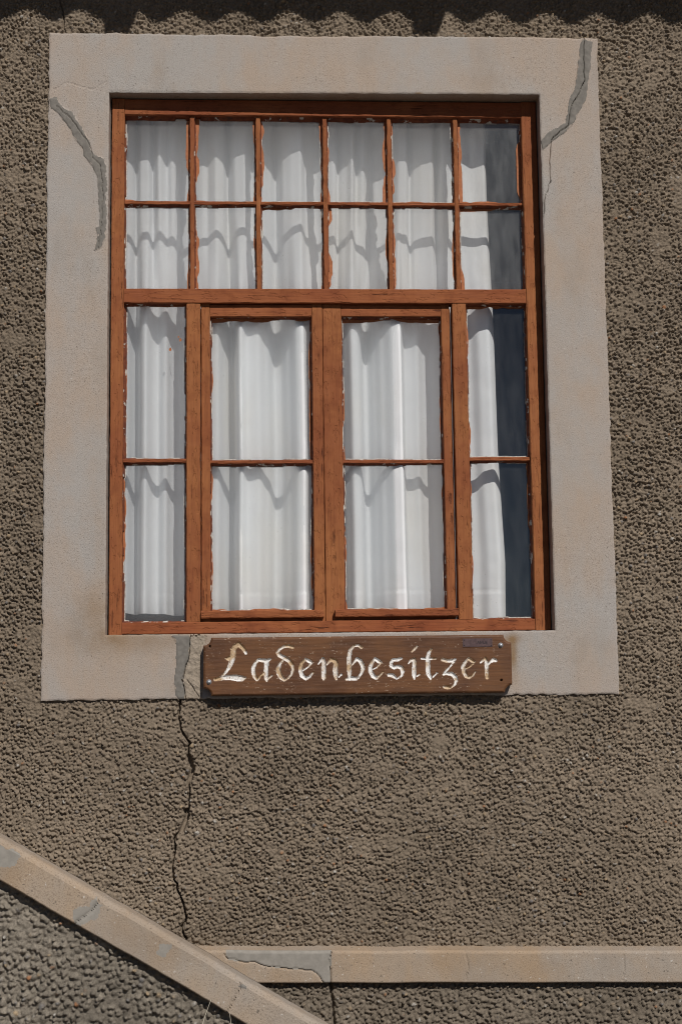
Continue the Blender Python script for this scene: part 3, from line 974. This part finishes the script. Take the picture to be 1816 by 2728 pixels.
ux = [-0.416] + UX + [0.6965]
um = ['bR', 'Lrb', 'Lr', 'lR', 'Lbr', 'LRb'], ['r', 'Lrt', 'Tr', 'Lr', 'lr', 'LTr']
for row, (za, zb) in enumerate(((2.972 + 0.0048, 3.2225), (2.7245, 2.972 - 0.0048))):
    for i in range(6):
        a = lx(ux[i]) + (BW if i > 0 else 0)
        b = lx(ux[i + 1]) - (BW if i < 5 else 0)
        pane(a, b, lz(za), lz(zb), YG, 0.012, M['glass_clear' if i == 5 else 'glass_top'], win, um[row][i], (0.0035, 0.0035, 0.003, 0.0085 if row == 0 else 0.005))
for x0, x1, zc, sm in ((-0.416, -0.2445, 2.2465, ('lt', 'l')), (0.5275, 0.6965, 2.2475, ('lT', 'lr'))):
    gm = M['glass_mid' if x0 < 0 else 'glass_low']
    pane(lx(x0), lx(x1), lz(zc) + 0.005, lz(2.684), YG, 0.012, gm, win, sm[0], (0.0062 if x0 < 0 else 0.004, 0.004, 0.003, 0.004))
    pane(lx(x0), lx(x1), lz(1.8075), lz(zc) - 0.005, YG, 0.012, gm, win, sm[1], (0.004, 0.004, 0.004, 0.004))
for c, (x0, x1, gx0, gx1) in zip(cas, CASES):
    pane(lx(gx0), lx(gx1), lz(2.248), lz(2.6485), YG + 0.009, 0.020, M['glass_mid'], c, 'lTr', (0.0035, 0.004, 0.003, 0.003))
    pane(lx(gx0), lx(gx1), lz(1.836), lz(2.2384), YG + 0.009, 0.020, M['glass_mid'], c, 'lrb', (0.0035, 0.004, 0.003, 0.004))

# dabs of paint left on the upper left side pane
pane_l = [o for o in win.children if o.name.startswith('pane')][12]
for (px_, py_, rr) in ((481, 905, 0.0042), (476, 897, 0.0026), (454, 931, 0.0046)):
    qx, qz = W(px_, py_, WY + YG)
    vv = [(lx(qx) + rr * (0.75 + 0.45 * rngw.uniform()) * math.cos(a) * 0.8, YG - 0.0012 + 0.0001, lz(qz) + rr * (0.75 + 0.45 * rngw.uniform()) * math.sin(a) * 1.15) for a in np.linspace(0, 2 * math.pi, 11)[:-1]]
    mesh_obj('paint_dab', vv, [tuple(range(10))], M['smear'], pane_l)

# ------------------------------------------------------------------ curtains
BOT = [(325, .07), (340, .055), (358, .10), (366, .105), (377, .05), (392, .04), (408, .075), (420, .085), (436, .068), (446, .065), (452, .088), (470, .10), (500, .09),
       (530, .07), (562, .05), (580, .05), (600, .085), (615, .112), (626, .105), (634, .04), (645, .035), (660, .055), (690, .05), (715, .075), (735, .115), (750, .11),
       (770, .08), (795, .04), (810, .035), (830, .06), (860, .09), (900, .09), (925, .06), (940, .04), (955, .045), (966, .06), (971, .105), (985, .11), (1000, .085),
       (1020, .06), (1050, .035), (1070, .03), (1075, .035), (1079, .08), (1100, .078), (1118, .072), (1135, .09), (1150, .10), (1180, .095), (1200, .09), (1230, .08),
       (1248, .062), (1268, .058), (1282, .075), (1294, .112), (1306, .105), (1318, .070), (1335, .062), (1350, .07)]
TOP = [(320, .09), (340, .085), (355, .095), (362, .12), (370, .085), (400, .085), (407, .12), (412, .09), (425, .075), (447, .10), (455, .085), (468, .09), (475, .12), (500, .11),
       (540, .095), (553, .10), (560, .09), (575, .08), (595, .09), (606, .125), (612, .10), (625, .08), (655, .075), (670, .11), (700, .09), (720, .105), (735, .125),
       (755, .085), (780, .075), (805, .07), (812, .10), (840, .11), (880, .09), (893, .085), (897, .12), (905, .10), (920, .095), (938, .075), (945, .115), (965, .10),
       (985, .13), (1000, .12), (1040, .11), (1060, .085), (1083, .085), (1090, .12), (1100, .10), (1125, .09), (1150, .085), (1155, .13), (1165, .085), (1178, .09),
       (1190, .11), (1200, .09), (1230, .10), (1250, .095), (1262, .09), (1266, .12), (1275, .08), (1290, .085), (1300, .10), (1340, .09)]
def prof_fun(tab, py, amp):
    xw = np.array([W(p, py, 0.14)[0] for p, _ in tab])
    dv = np.array([d for _, d in tab])
    xf = np.arange(-0.60, 0.80, 0.001)
    i = np.clip(np.searchsorted(xw, xf) - 1, 0, len(xw) - 2)
    t = np.clip((xf - xw[i]) / (xw[i + 1] - xw[i]), 0, 1)
    yf = dv[i] + (dv[i + 1] - dv[i]) * (t * t * (3 - 2 * t))
    yf = 0.078 + (yf - 0.078) * amp
    kern = np.exp(-np.linspace(-2, 2, 23) ** 2); kern /= kern.sum()
    yf = np.convolve(np.pad(yf, 11, mode='edge'), kern, 'valid')
    return lambda x: np.interp(x, xf, yf)
pb, pt = prof_fun(BOT, 1300, 1.32), prof_fun(TOP, 450, 1.35)
EDGE = [(3.30, W(1296, 330, .15)[0]), (W(1297, 520, .15)[1], W(1299, 520, .15)[0]), (W(1312, 830, .14)[1], W(1312, 830, .14)[0]), (W(1328, 1210, .13)[1], W(1328, 1210, .13)[0]),
        (W(1346, 1500, .13)[1], W(1346, 1500, .13)[0]), (1.70, W(1346, 1640, .13)[0])]
ez = np.array([e[0] for e in EDGE])[::-1]; ex = np.array([e[1] for e in EDGE])[::-1]
def curtain(name, label, x0, x1, zb, right_edge, seed, yoff):
    nx_, nz_ = int((x1 - x0) / 0.003), 260
    u = np.linspace(0, 1, nx_)
    z = np.linspace(zb, 3.30, nz_)
    U, Zc = np.meshgrid(u, z)
    Xc = x0 + (x1 - x0) * U
    if right_edge:
        e = np.interp(Zc, ez, ex)
        k = smooth(0.62, 1.0, U)
        Xc = Xc + k * (e - x1)
    kz = smooth(2.58, 3.02, Zc)
    xs0 = x0 + (x1 - x0) * U
    D = pb(xs0) * (1 - kz) + pt(xs0) * kz
    D = D + (vnoise(Xc, Zc, 9, seed, 3) - 0.5) * 0.007 + (vnoise(Xc * 3, Zc, 5, seed + 3, 2) - 0.5) * 0.003
    Xc = Xc + (vnoise(Xc * 2, Zc, 2.2, seed + 6, 2) - 0.5) * 0.008
    hem = 1.888 + 0.006 * (vnoise(Xc, Xc * 0, 6, seed + 1, 2) - 0.5)
    D = D - 0.0016 * smooth(hem + 0.0015, hem - 0.0015, Zc) + 0.0010 * np.exp(-((Zc - hem - 0.002) / 0.0018) ** 2)
    Zc = Zc + (vnoise(Xc, Xc * 0, 9, seed + 2, 2) - 0.5) * 0.022 * smooth(1.95, 1.8, Zc)
    hem2 = zb + 0.022
    D = D + 0.0018 * np.exp(-((Zc - hem2) / 0.0018) ** 2)
    Yc = 0.056 + D + yoff
    o = grid_obj(name, np.stack([Xc, Yc, Zc], -1), np.ones((nz_ - 1, nx_ - 1), bool), M['curtain'])
    o['label'] = label; o['category'] = 'curtain'; o['kind'] = 'thing'; o['group'] = 'curtains behind the window'
    return o
curtain('curtain', 'white cotton curtain hanging behind the left half of the window', -0.52, 0.175, 1.832, False, 50, 0.0)
curtain('curtain', 'white cotton curtain behind the right half, leaving a dark gap at its edge', 0.145, 0.575, 1.772, True, 60, 0.004)

# ------------------------------------------------------------------ carved name board
SY = -0.030
sign = thing('shop_sign', 'brown carved wooden name board with worn white lettering below the window', 'sign', (0.21, -0.002, 1.612))
sx0, sx1 = -0.1955, 0.6175
sz0, sz1 = 1.6095, 1.7620
ST = 0.00125
xs_ = np.arange(sx0, sx1 + ST * 0.5, ST); zs_ = np.arange(sz0, sz1 + ST * 0.5, ST)
Xs, Zs = np.meshgrid(xs_, zs_)
slope = -0.0062                                # the board hangs a touch lower on the right
def glyph(origin, scale, strokes):
    ox, oy = origin
    return [[(*W(ox + x / scale, oy + y / scale, SY), w / scale / 1000 * 1.12) for x, y, w in s] for s in strokes]
A_, B_, C_, D_ = (555, 1695), (725, 1695), (900, 1695), (1070, 1695)
S1 = 7.84
LET = [
 glyph(A_, S1, [[(785, 350, 55), (725, 250, 75), (635, 165, 85), (560, 215, 90), (530, 270, 100), (525, 350, 102), (505, 460, 105), (470, 570, 85), (425, 670, 66), (355, 765, 46), (290, 835, 40)],
                [(145, 905, 62), (300, 870, 85), (450, 858, 98), (600, 872, 118), (700, 880, 105), (770, 868, 50)], [(365, 462, 30), (425, 470, 80), (470, 450, 80)], [(470, 262, 30), (510, 270, 50)]]),
 glyph(A_, S1, [[(1050, 490, 55), (985, 560, 60), (942, 650, 72), (938, 740, 78), (968, 840, 78), (1012, 905, 60)], [(1050, 492, 62), (1150, 508, 68), (1230, 512, 72), (1300, 476, 34)],
                [(1213, 520, 84), (1210, 650, 84), (1205, 760, 88), (1212, 870, 86), (1220, 935, 34)], [(1235, 895, 42), (1325, 820, 36)], [(1045, 895, 40), (1100, 820, 36), (1165, 765, 38)]]),
 glyph(B_, S1, [[(428, 228, 62), (340, 202, 66), (240, 217, 52), (150, 278, 48), (112, 340, 68), (150, 400, 76), (250, 446, 76), (350, 512, 78), (420, 610, 72), (436, 690, 58), (402, 800, 38), (340, 868, 40), (255, 922, 40)],
                [(240, 480, 42), (170, 570, 48), (125, 680, 82), (140, 770, 92), (190, 860, 86), (255, 908, 60)]]),
 glyph(B_, S1, [[(700, 472, 42), (622, 560, 62), (590, 650, 78), (592, 720, 78), (622, 820, 82), (700, 883, 66), (780, 848, 46), (855, 757, 32)], [(700, 482, 52), (770, 522, 72), (830, 547, 42)],
                [(820, 560, 36), (740, 650, 30), (640, 715, 24)]]),
 glyph(B_, S1, [[(965, 580, 22), (1010, 520, 44), (1060, 475, 64), (1075, 540, 78), (1075, 700, 88), (1075, 850, 92), (1075, 905, 34)],
                [(1140, 595, 22), (1200, 520, 54), (1240, 492, 78), (1310, 512, 78), (1330, 580, 92), (1315, 700, 92), (1325, 820, 82), (1340, 893, 48)], [(1395, 850, 26), (1445, 797, 36)]]),
 glyph(C_, S1, [[(492, 232, 58), (430, 192, 56), (340, 198, 42), (262, 280, 64), (240, 380, 84), (235, 500, 88), (235, 650, 88), (240, 780, 78), (245, 860, 55)],
                [(175, 900, 48), (270, 880, 80), (370, 885, 72), (420, 870, 42)], [(290, 610, 24), (350, 530, 38), (400, 478, 74), (460, 512, 78), (510, 600, 78), (525, 670, 72), (490, 770, 52), (430, 858, 42)]]),
 glyph(C_, S1, [[(780, 462, 42), (712, 550, 66), (677, 640, 74), (682, 730, 82), (730, 830, 82), (800, 876, 62), (860, 830, 42), (943, 748, 28)], [(780, 472, 58), (850, 522, 76), (903, 547, 46)],
                [(890, 570, 32), (810, 650, 27), (715, 695, 22)]]),
 glyph(C_, S1, [[(1325, 462, 42), (1240, 490, 70), (1150, 492, 62), (1106, 550, 62), (1112, 620, 72), (1170, 658, 62), (1250, 627, 64), (1328, 662, 82), (1350, 730, 72), (1330, 820, 42), (1250, 878, 26)],
                [(1062, 810, 66), (1130, 817, 82), (1180, 850, 62), (1228, 892, 28)]]),
 glyph(D_, S1, [[(140, 565, 27), (190, 502, 48), (258, 482, 68), (260, 560, 78), (255, 700, 78), (255, 820, 72), (262, 888, 38)], [(315, 835, 27), (370, 797, 32)], [(320, 207, 37), (270, 262, 52), (207, 323, 28)]]),
 glyph(D_, S1, [[(615, 270, 40), (562, 350, 62), (542, 440, 78), (540, 560, 88), (540, 680, 88), (557, 790, 82), (600, 882, 48)], [(412, 465, 36), (540, 470, 44), (700, 465, 42)], [(650, 850, 32), (735, 767, 32)]]),
 glyph(D_, S1, [[(850, 486, 68), (950, 517, 72), (1060, 512, 66), (1115, 477, 40)], [(1090, 530, 36), (1000, 640, 32), (910, 740, 38), (872, 795, 42)],
                [(862, 800, 32), (950, 777, 62), (1040, 787, 78), (1110, 850, 82), (1135, 920, 68), (1110, 1000, 42), (1045, 1060, 28)], [(892, 1060, 62), (960, 1070, 76), (1010, 1074, 50)]]),
 glyph(D_, S1, [[(1395, 462, 42), (1312, 560, 62), (1277, 640, 78), (1292, 740, 78), (1340, 830, 76), (1400, 863, 56), (1480, 820, 37), (1540, 737, 24)], [(1400, 472, 57), (1460, 512, 72), (1508, 532, 42)],
                [(1490, 570, 32), (1420, 635, 25), (1335, 680, 22)]]),
 glyph((1200, 1690), 8.711, [[(692, 655, 32), (750, 602, 54), (805, 548, 48), (825, 620, 80), (835, 700, 88), (830, 820, 78), (840, 930, 88), (845, 1003, 74)], [(870, 690, 54), (920, 640, 44), (990, 592, 94), (1038, 602, 74)]]),
]
def inside(X, Z, strokes):
    best = np.full(X.shape, -1.0)
    for s in strokes:
        for (ax, az, aw), (bx, bz, bw) in zip(s[:-1], s[1:]):
            L = (bx - ax) ** 2 + (bz - az) ** 2 + 1e-12
            t = np.clip(((X - ax) * (bx - ax) + (Z - az) * (bz - az)) / L, 0, 1)
            d = np.hypot(X - ax - t * (bx - ax), Z - az - t * (bz - az))
            best = np.maximum(best, (aw + (bw - aw) * t) / 2 - d)
    return best
fxs, fzs = facemid(Xs), facemid(Zs)
Yd = np.zeros(Xs.shape)
used = np.zeros(fxs.shape, bool)
lmasks = []
for gl in LET:
    allp = [p for s in gl for p in s]
    i0, i1 = np.searchsorted(xs_, [min(p[0] for p in allp) - 0.008, max(p[0] for p in allp) + 0.008])
    j0, j1 = np.searchsorted(zs_, [min(p[1] for p in allp) - 0.008, max(p[1] for p in allp) + 0.008])
    s = (slice(j0, j1), slice(i0, i1))
    ins_v = inside(Xs[s] + (vnoise(Xs[s], Zs[s], 150, 5, 2) - 0.5) * 0.0016, Zs[s], gl)
    Yd[s] = np.maximum(Yd[s], np.clip(ins_v * 1.5 + 0.0004, 0, 0.0048))
    mk = np.zeros(fxs.shape, bool)
    sf = (slice(j0, min(j1, fxs.shape[0])), slice(i0, min(i1, fxs.shape[1])))
    mk[sf] = inside(fxs[sf], fzs[sf], gl) > 0.0
    mk &= ~used
    used |= mk
    lmasks.append(mk)
RB = 0.0205
corners = [(sx0, sz0), (sx1, sz0), (sx0, sz1), (sx1, sz1)]
def sign_sd(X, Z):
    d = np.minimum.reduce([X - sx0, sx1 - X, Z - sz0, sz1 - Z])
    for cx, cz in corners:
        d = np.minimum(d, np.hypot(X - cx, Z - cz) - RB)
    return d
sdv, sdf = sign_sd(Xs, Zs), sign_sd(fxs, fzs)
bmask = sdf > 0
Yd = Yd + 0.0042 * (1 - np.clip(sdv / 0.0055, 0, 1)) ** 1.5 * (0.7 + 0.6 * vnoise(Xs, Zs, 40, 8, 2))
holes = [W(559, 1722, SY), W(1335, 1812, SY)]
for hx, hz in holes:
    Yd = np.maximum(Yd, 0.011 * (np.hypot(Xs - hx, Zs - hz) < 0.0030))
Yd = Yd + (vnoise(Xs * 0.15, Zs, 160, 9, 2) - 0.5) * 0.0006 + (vnoise(Xs, Zs, 12, 10, 2) - 0.5) * 0.001
so3 = np.array(sign.location)
Vs_ = np.stack([Xs, SY + Yd, Zs + 0 * slope], -1) - so3
rest = bmask.copy()
for mk in lmasks:
    rest &= ~mk
# the board keeps one closed side all round; the letters are the floors of the carving
board = grid_obj('board', Vs_, rest, M['board'], sign, True)
back = grid_obj('board_edge', Vs_, bmask, M['board'], None, True, skirt=-0.001 - so3[1])
me = back.data
import bmesh
bm = bmesh.new(); bm.from_mesh(me)
kill = [f for f in bm.faces if f.smooth]
bmesh.ops.delete(bm, geom=kill, context='FACES')
bm.to_mesh(me); bm.free()
back.parent = sign
for mk in lmasks:
    grid_obj('letter', Vs_, mk & bmask, M['letter'], sign, True)

def bolt(px, py):
    x, z = W(px, py, SY)
    vv, ff = [], []
    prof_ = [(0.0, -0.0062), (0.0022, -0.0060), (0.0038, -0.0048), (0.0046, -0.0028), (0.0046, -0.0005), (0.0068, -0.0004), (0.0070, 0.0012)]
    n_ = 14
    for r_, y_ in prof_[1:]:
        for k in range(n_):
            a = 2 * math.pi * k / n_
            vv.append((x + r_ * math.cos(a) - so3[0], SY + y_ - so3[1], z + r_ * math.sin(a) - so3[2]))
    vv.append((x - so3[0], SY + prof_[0][1] - so3[1], z - so3[2]))
    for i in range(len(prof_) - 2):
        for k in range(n_):
            q = (k + 1) % n_
            ff.append((i * n_ + k, (i + 1) * n_ + k, (i + 1) * n_ + q, i * n_ + q))
    for k in range(n_):
        ff.append((len(vv) - 1, k, (k + 1) % n_))
    return mesh_obj('bolt', vv, ff, M['bolt'], sign, True)
bolt(557, 1817); bolt(1332.5, 1719)

# small name plate screwed to the board
px0, pz1 = W(1231, 1701, SY); px1, pz0 = W(1311, 1723, SY)
yb_, yf_ = SY + 0.0006, SY - 0.0016
b_ = 0.0006
vv = [(px0, yb_, pz0), (px1, yb_, pz0), (px1, yb_, pz1), (px0, yb_, pz1), (px0 + b_, yf_, pz0 + b_), (px1 - b_, yf_, pz0 + b_), (px1 - b_, yf_, pz1 - b_), (px0 + b_, yf_, pz1 - b_)]
plate = mesh_obj('name_plate', vv, [(4, 5, 6, 7), (0, 1, 5, 4), (1, 2, 6, 5), (2, 3, 7, 6), (3, 0, 4, 7)], M['plaque'], sign, origin=so3)
plate['label'] = 'small tarnished metal plate screwed to the board'
LT = {'S': [[(8, 9), (5, 10), (2, 9), (2, 6), (7, 4), (7, 1), (4, 0), (1, 1)]], 'A': [[(0, 0), (4, 10), (8, 0)], [(2, 4), (6, 4)]],
      'M': [[(0, 0), (1, 10), (5, 2), (9, 10), (10, 0)]], 'U': [[(0, 10), (0, 2), (3, 0), (6, 2), (6, 10)]], 'E': [[(6, 10), (0, 10), (0, 0), (6, 0)], [(0, 5), (4, 5)]]}
def ribbon(p, q, w, y):
    dx, dz = q[0] - p[0], q[1] - p[1]
    L = math.hypot(dx, dz) + 1e-9
    nx_, nz_ = -dz / L * w / 2, dx / L * w / 2
    return [(p[0] + nx_, y, p[1] + nz_), (p[0] - nx_, y, p[1] - nz_), (q[0] - nx_, y, q[1] - nz_), (q[0] + nx_, y, q[1] + nz_)]
vv, ff = [], []
cx = 0
for ch_, adv in (('A', 10), ('M', 12), ('U', 8), ('E', 8)):
    for s in LT[ch_]:
        for p, q in zip(s[:-1], s[1:]):
            k = 0.00078
            bx, bz = W(1270, 1715.5, SY)
            r_ = ribbon((bx + (cx + p[0]) * k, bz + p[1] * k), (bx + (cx + q[0]) * k, bz + q[1] * k), 0.0011, yf_ - 0.0004)
            ff.append(tuple(len(vv) + i for i in range(4))); vv += r_
    cx += adv
mesh_obj('lettering', vv, ff, M['engrave'], plate, origin=so3)
for qx, qz in ((px0 + .004, pz1 - .004), (px1 - .004, pz1 - .004), (px1 - .004, pz0 + .004), (px0 + .004, pz0 + .004)):
    n_ = 8
    vv = [(qx + 0.0016 * math.cos(2 * math.pi * k / n_), yf_ - 0.0002, qz + 0.0016 * math.sin(2 * math.pi * k / n_)) for k in range(n_)] + [(qx, yf_ - 0.0011, qz)]
    mesh_obj('nail', vv, [(k, (k + 1) % n_, n_) for k in range(n_)], M['engrave'], plate, origin=so3)

# ------------------------------------------------------------------ stair and its sloping parapet in front of the wall
PY = -1.0                                      # face of the parapet render
CF = PY - 0.022                                # face of its coping
p1 = W(0, 2236, CF); p2 = W(545, 2552, CF)     # upper front arris of the coping
b1 = W(0, 2348, CF); b2 = W(602, 2694, CF)
SLP = (p2[1] - p1[1]) / (p2[0] - p1[0])
HC = p1[1] - (b1[1] + (p1[0] - b1[0]) * SLP)   # upright height of the coping's face
def CZ(x):
    return p1[1] + SLP * (x - p1[0])
par = thing('stair_parapet', 'sloping roughcast stair parapet with sandy coping in front of the wall', 'parapet', (0, PY, 0))
par_l = np.array([0, PY, 0])
cprof = [(CF + 0.060, -0.06)] + lin((CF + 0.060, 0.001), (CF + 0.014, 0.002), 5) \
    + [(CF + 0.014 - 0.014 * math.sin(a), 0.002 - 0.011 * (1 - math.cos(a))) for a in np.linspace(0, math.pi / 2, 8)] \
    + lin((CF, -0.009), (CF, -HC + 0.003), 34) + lin((CF, -HC + 0.003), (CF + 0.003, -HC), 2) + [(CF + 0.003, -HC), (PY + 0.02, -HC + 0.004)]
Xg, Yg, Zg = profile_grid(-1.15, 0.75, 0.0027, cprof, CZ)
Yg = Yg + (vnoise(Xg, Zg, 10, 191, 3) - 0.5) * 0.003
Zg = Zg + (vnoise(Xg, Xg * 0, 6, 192, 3) - 0.5) * 0.006 + (vnoise(Xg, Zg, 50, 193, 2) - 0.5) * 0.002
cpat = [('patch_light', [(0, 2255), (45, 2268), (55, 2280), (45, 2300), (-30, 2316), (-60, 2240)]),
        ('patch_light', [(256, 2395), (275, 2410), (268, 2430), (254, 2447), (239, 2456), (214, 2465), (199, 2458), (197, 2439), (207, 2416), (237, 2412), (245, 2397)]),
        ('patch_light', [(425, 2515), (455, 2512), (458, 2530), (435, 2550), (418, 2545)]),
        ('patch', [(643, 2622), (661, 2632), (655, 2640), (639, 2632)])]
for pts, dp in [(jag(WL([(270, 2390), (250, 2420), (228, 2440), (198, 2462)], CF), 0.01, 0.0015, 41), 0.0035),
                (jag(WL([(640, 2620), (632, 2650), (620, 2672), (606, 2696)], CF), 0.01, 0.002, 42), 0.0035)]:
    d, qx, qz = poly_dist(Xg, Zg, pts)
    k = (d < 0.0017) & (Yg < CF + 0.01)
    Xg = np.where(k, qx, Xg); Zg = np.where(k, qz, Zg); Yg = np.where(k, Yg + dp, Yg)
fxp, fzp, fyp = facemid(Xg), facemid(Zg), facemid(Yg)
jx = fxp + (vnoise(fxp, fzp, 80, 194, 2) - 0.5) * 0.012; jz = fzp + (vnoise(fxp, fzp, 80, 195, 2) - 0.5) * 0.012
Vg = np.stack([Xg, Yg, Zg], -1) - par_l
restc = np.ones(fxp.shape, bool)
pms = []
for mt, pl_ in cpat:
    pm = in_poly(jx, jz, WL(pl_, CF)) & (fyp < CF + 0.012)
    pms.append((mt, pm)); restc &= ~pm
stp = 0.30 * smooth(0.45, 0.75, vnoise(Xg, Zg, 7, 196, 3))
cop = grid_obj('coping', Vg, restc, M['coping'], par, True, {'stain': stp}, flip=True)
for mt, pm in pms:
    grid_obj('mortar_patch', Vg, pm, M[mt], cop, True, {'stain': stp * 0}, flip=True)
for a, b in ((-2.4, -1.15), (0.75, 1.45)):
    Xg, Yg, Zg = profile_grid(a, b, 0.03, cprof, CZ)
    grid_obj('coping', np.stack([Xg, Yg, Zg], -1) - par_l, np.ones((len(cprof) - 1, Xg.shape[1] - 1), bool), M['coping'], par, True, {'stain': Xg * 0 + 0.1}, flip=True)

def parapet_face(x0, x1, z0, z1, step, spacing, seed, hole=None):
    X, Z, H, tone, kind = stone_field(x0, x1, z0, z1, step, spacing, seed, 0.0100, 0.45, 0.42, 0.9)
    C = stone_colour(X, Z, H, tone * 1.3, kind, (0.250, 0.218, 0.176), seed, 0.011, 1.6)
    V = np.stack([X, PY - H, Z], -1) - par_l
    fx, fz = facemid(X), facemid(Z)
    kp = fz < CZ(fx) - HC + 0.012
    if hole:
        kp &= ~((fx > hole[0]) & (fx < hole[1]) & (fz > hole[2]))
    o = grid_obj('parapet_render', V, kp, M['roughcast'], par, True, {'col': C})
    o['kind'] = 'stuff'
parapet_face(-0.95, 0.35, 0.72, 1.52, 0.0021, 0.0092, 71)
parapet_face(-2.4, 1.45, -0.02, 2.35, 0.0105, 0.026, 72, (-0.93, 0.33, 0.74))
# back of the parapet
vv = [(-2.4, 0.03, -0.02), (1.45, 0.03, -0.02), (1.45, 0.03, max(CZ(1.45) - HC + 0.01, 0.02)), (-2.4, 0.03, CZ(-2.4) - HC + 0.01),
      (-2.4, 0.0, -0.02), (1.45, 0.0, -0.02), (1.45, 0.0, max(CZ(1.45) - HC + 0.01, 0.02)), (-2.4, 0.0, CZ(-2.4) - HC + 0.01)]
mesh_obj('parapet_back', vv, [(0, 3, 2, 1), (1, 2, 6, 5), (0, 4, 7, 3)], M['step'], par)

stair = thing('stair_flight', 'concrete stair flight between the parapet and the wall', 'stairs', (0, -0.42, 0))
run, rise = 0.30, 0.30 * -SLP
x_foot = 0.45
for k in range(8):
    xa = x_foot - (k + 1) * run; xb = x_foot - k * run if k else x_foot
    zt = (k + 1) * rise
    e = 0.008
    y0, y1 = -0.40, 0.39
    vv = [(xa - 0.02, y0, -0.01), (xb, y0, -0.01), (xb, y1, -0.01), (xa - 0.02, y1, -0.01), (xa - 0.02, y0, zt), (xb - e, y0, zt), (xb - e, y1, zt), (xa - 0.02, y1, zt), (xb, y0, zt - e), (xb, y1, zt - e)]
    mesh_obj('step', vv, [(0, 3, 2, 1), (4, 5, 6, 7), (5, 8, 9, 6), (8, 1, 2, 9), (0, 1, 8, 5, 4), (3, 7, 6, 9, 2), (0, 4, 7, 3)], M['step'], stair)

# ------------------------------------------------------------------ dry grass stalks before the parapet
def stalk(name, label, pts, r0):
    y = PY - 0.06
    xy = [W(a, b, y) for a, b in pts]
    base_x = xy[0][0] - 0.10 * (1 if xy[-1][0] > xy[0][0] else -0.4)
    line = [(base_x, y - 0.02, 0.0), (base_x * 0.5 + xy[0][0] * 0.5 - 0.008, y - 0.012, xy[0][1] * 0.5)] + [(x, y, z) for x, z in xy]
    n_ = 6
    vv, ff = [], []
    for i, p in enumerate(line):
        r_ = r0 * (1 - 0.75 * i / (len(line) - 1))
        for k in range(n_):
            a = 2 * math.pi * k / n_
            vv.append((p[0] + r_ * math.cos(a), p[1] + r_ * math.sin(a), p[2]))
    for i in range(len(line) - 1):
        for k in range(n_):
            q = (k + 1) % n_
            ff.append((i * n_ + k, i * n_ + q, (i + 1) * n_ + q, (i + 1) * n_ + k))
    ff.append(tuple(range(n_))[::-1]); ff.append(tuple((len(line) - 1) * n_ + k for k in range(n_)))
    o = mesh_obj(name, vv, ff, M['straw'], None, True, origin=(base_x, y - 0.02, 0))
    o.location = (base_x, y - 0.02, 0)
    o['label'] = label; o['category'] = 'grass stalk'; o['kind'] = 'thing'; o['group'] = 'dry stalks before the parapet'
    return o
stalk('grass_stalk', 'longer thin dry grass stalk leaning right across the coping at bottom edge', [(536, 2740), (548, 2702), (556, 2680), (563, 2662)], 0.0013)
stalk('grass_stalk', 'short thin dry grass stalk tip, right of the longer stalk', [(618, 2745), (614, 2715), (610, 2688)], 0.0012)
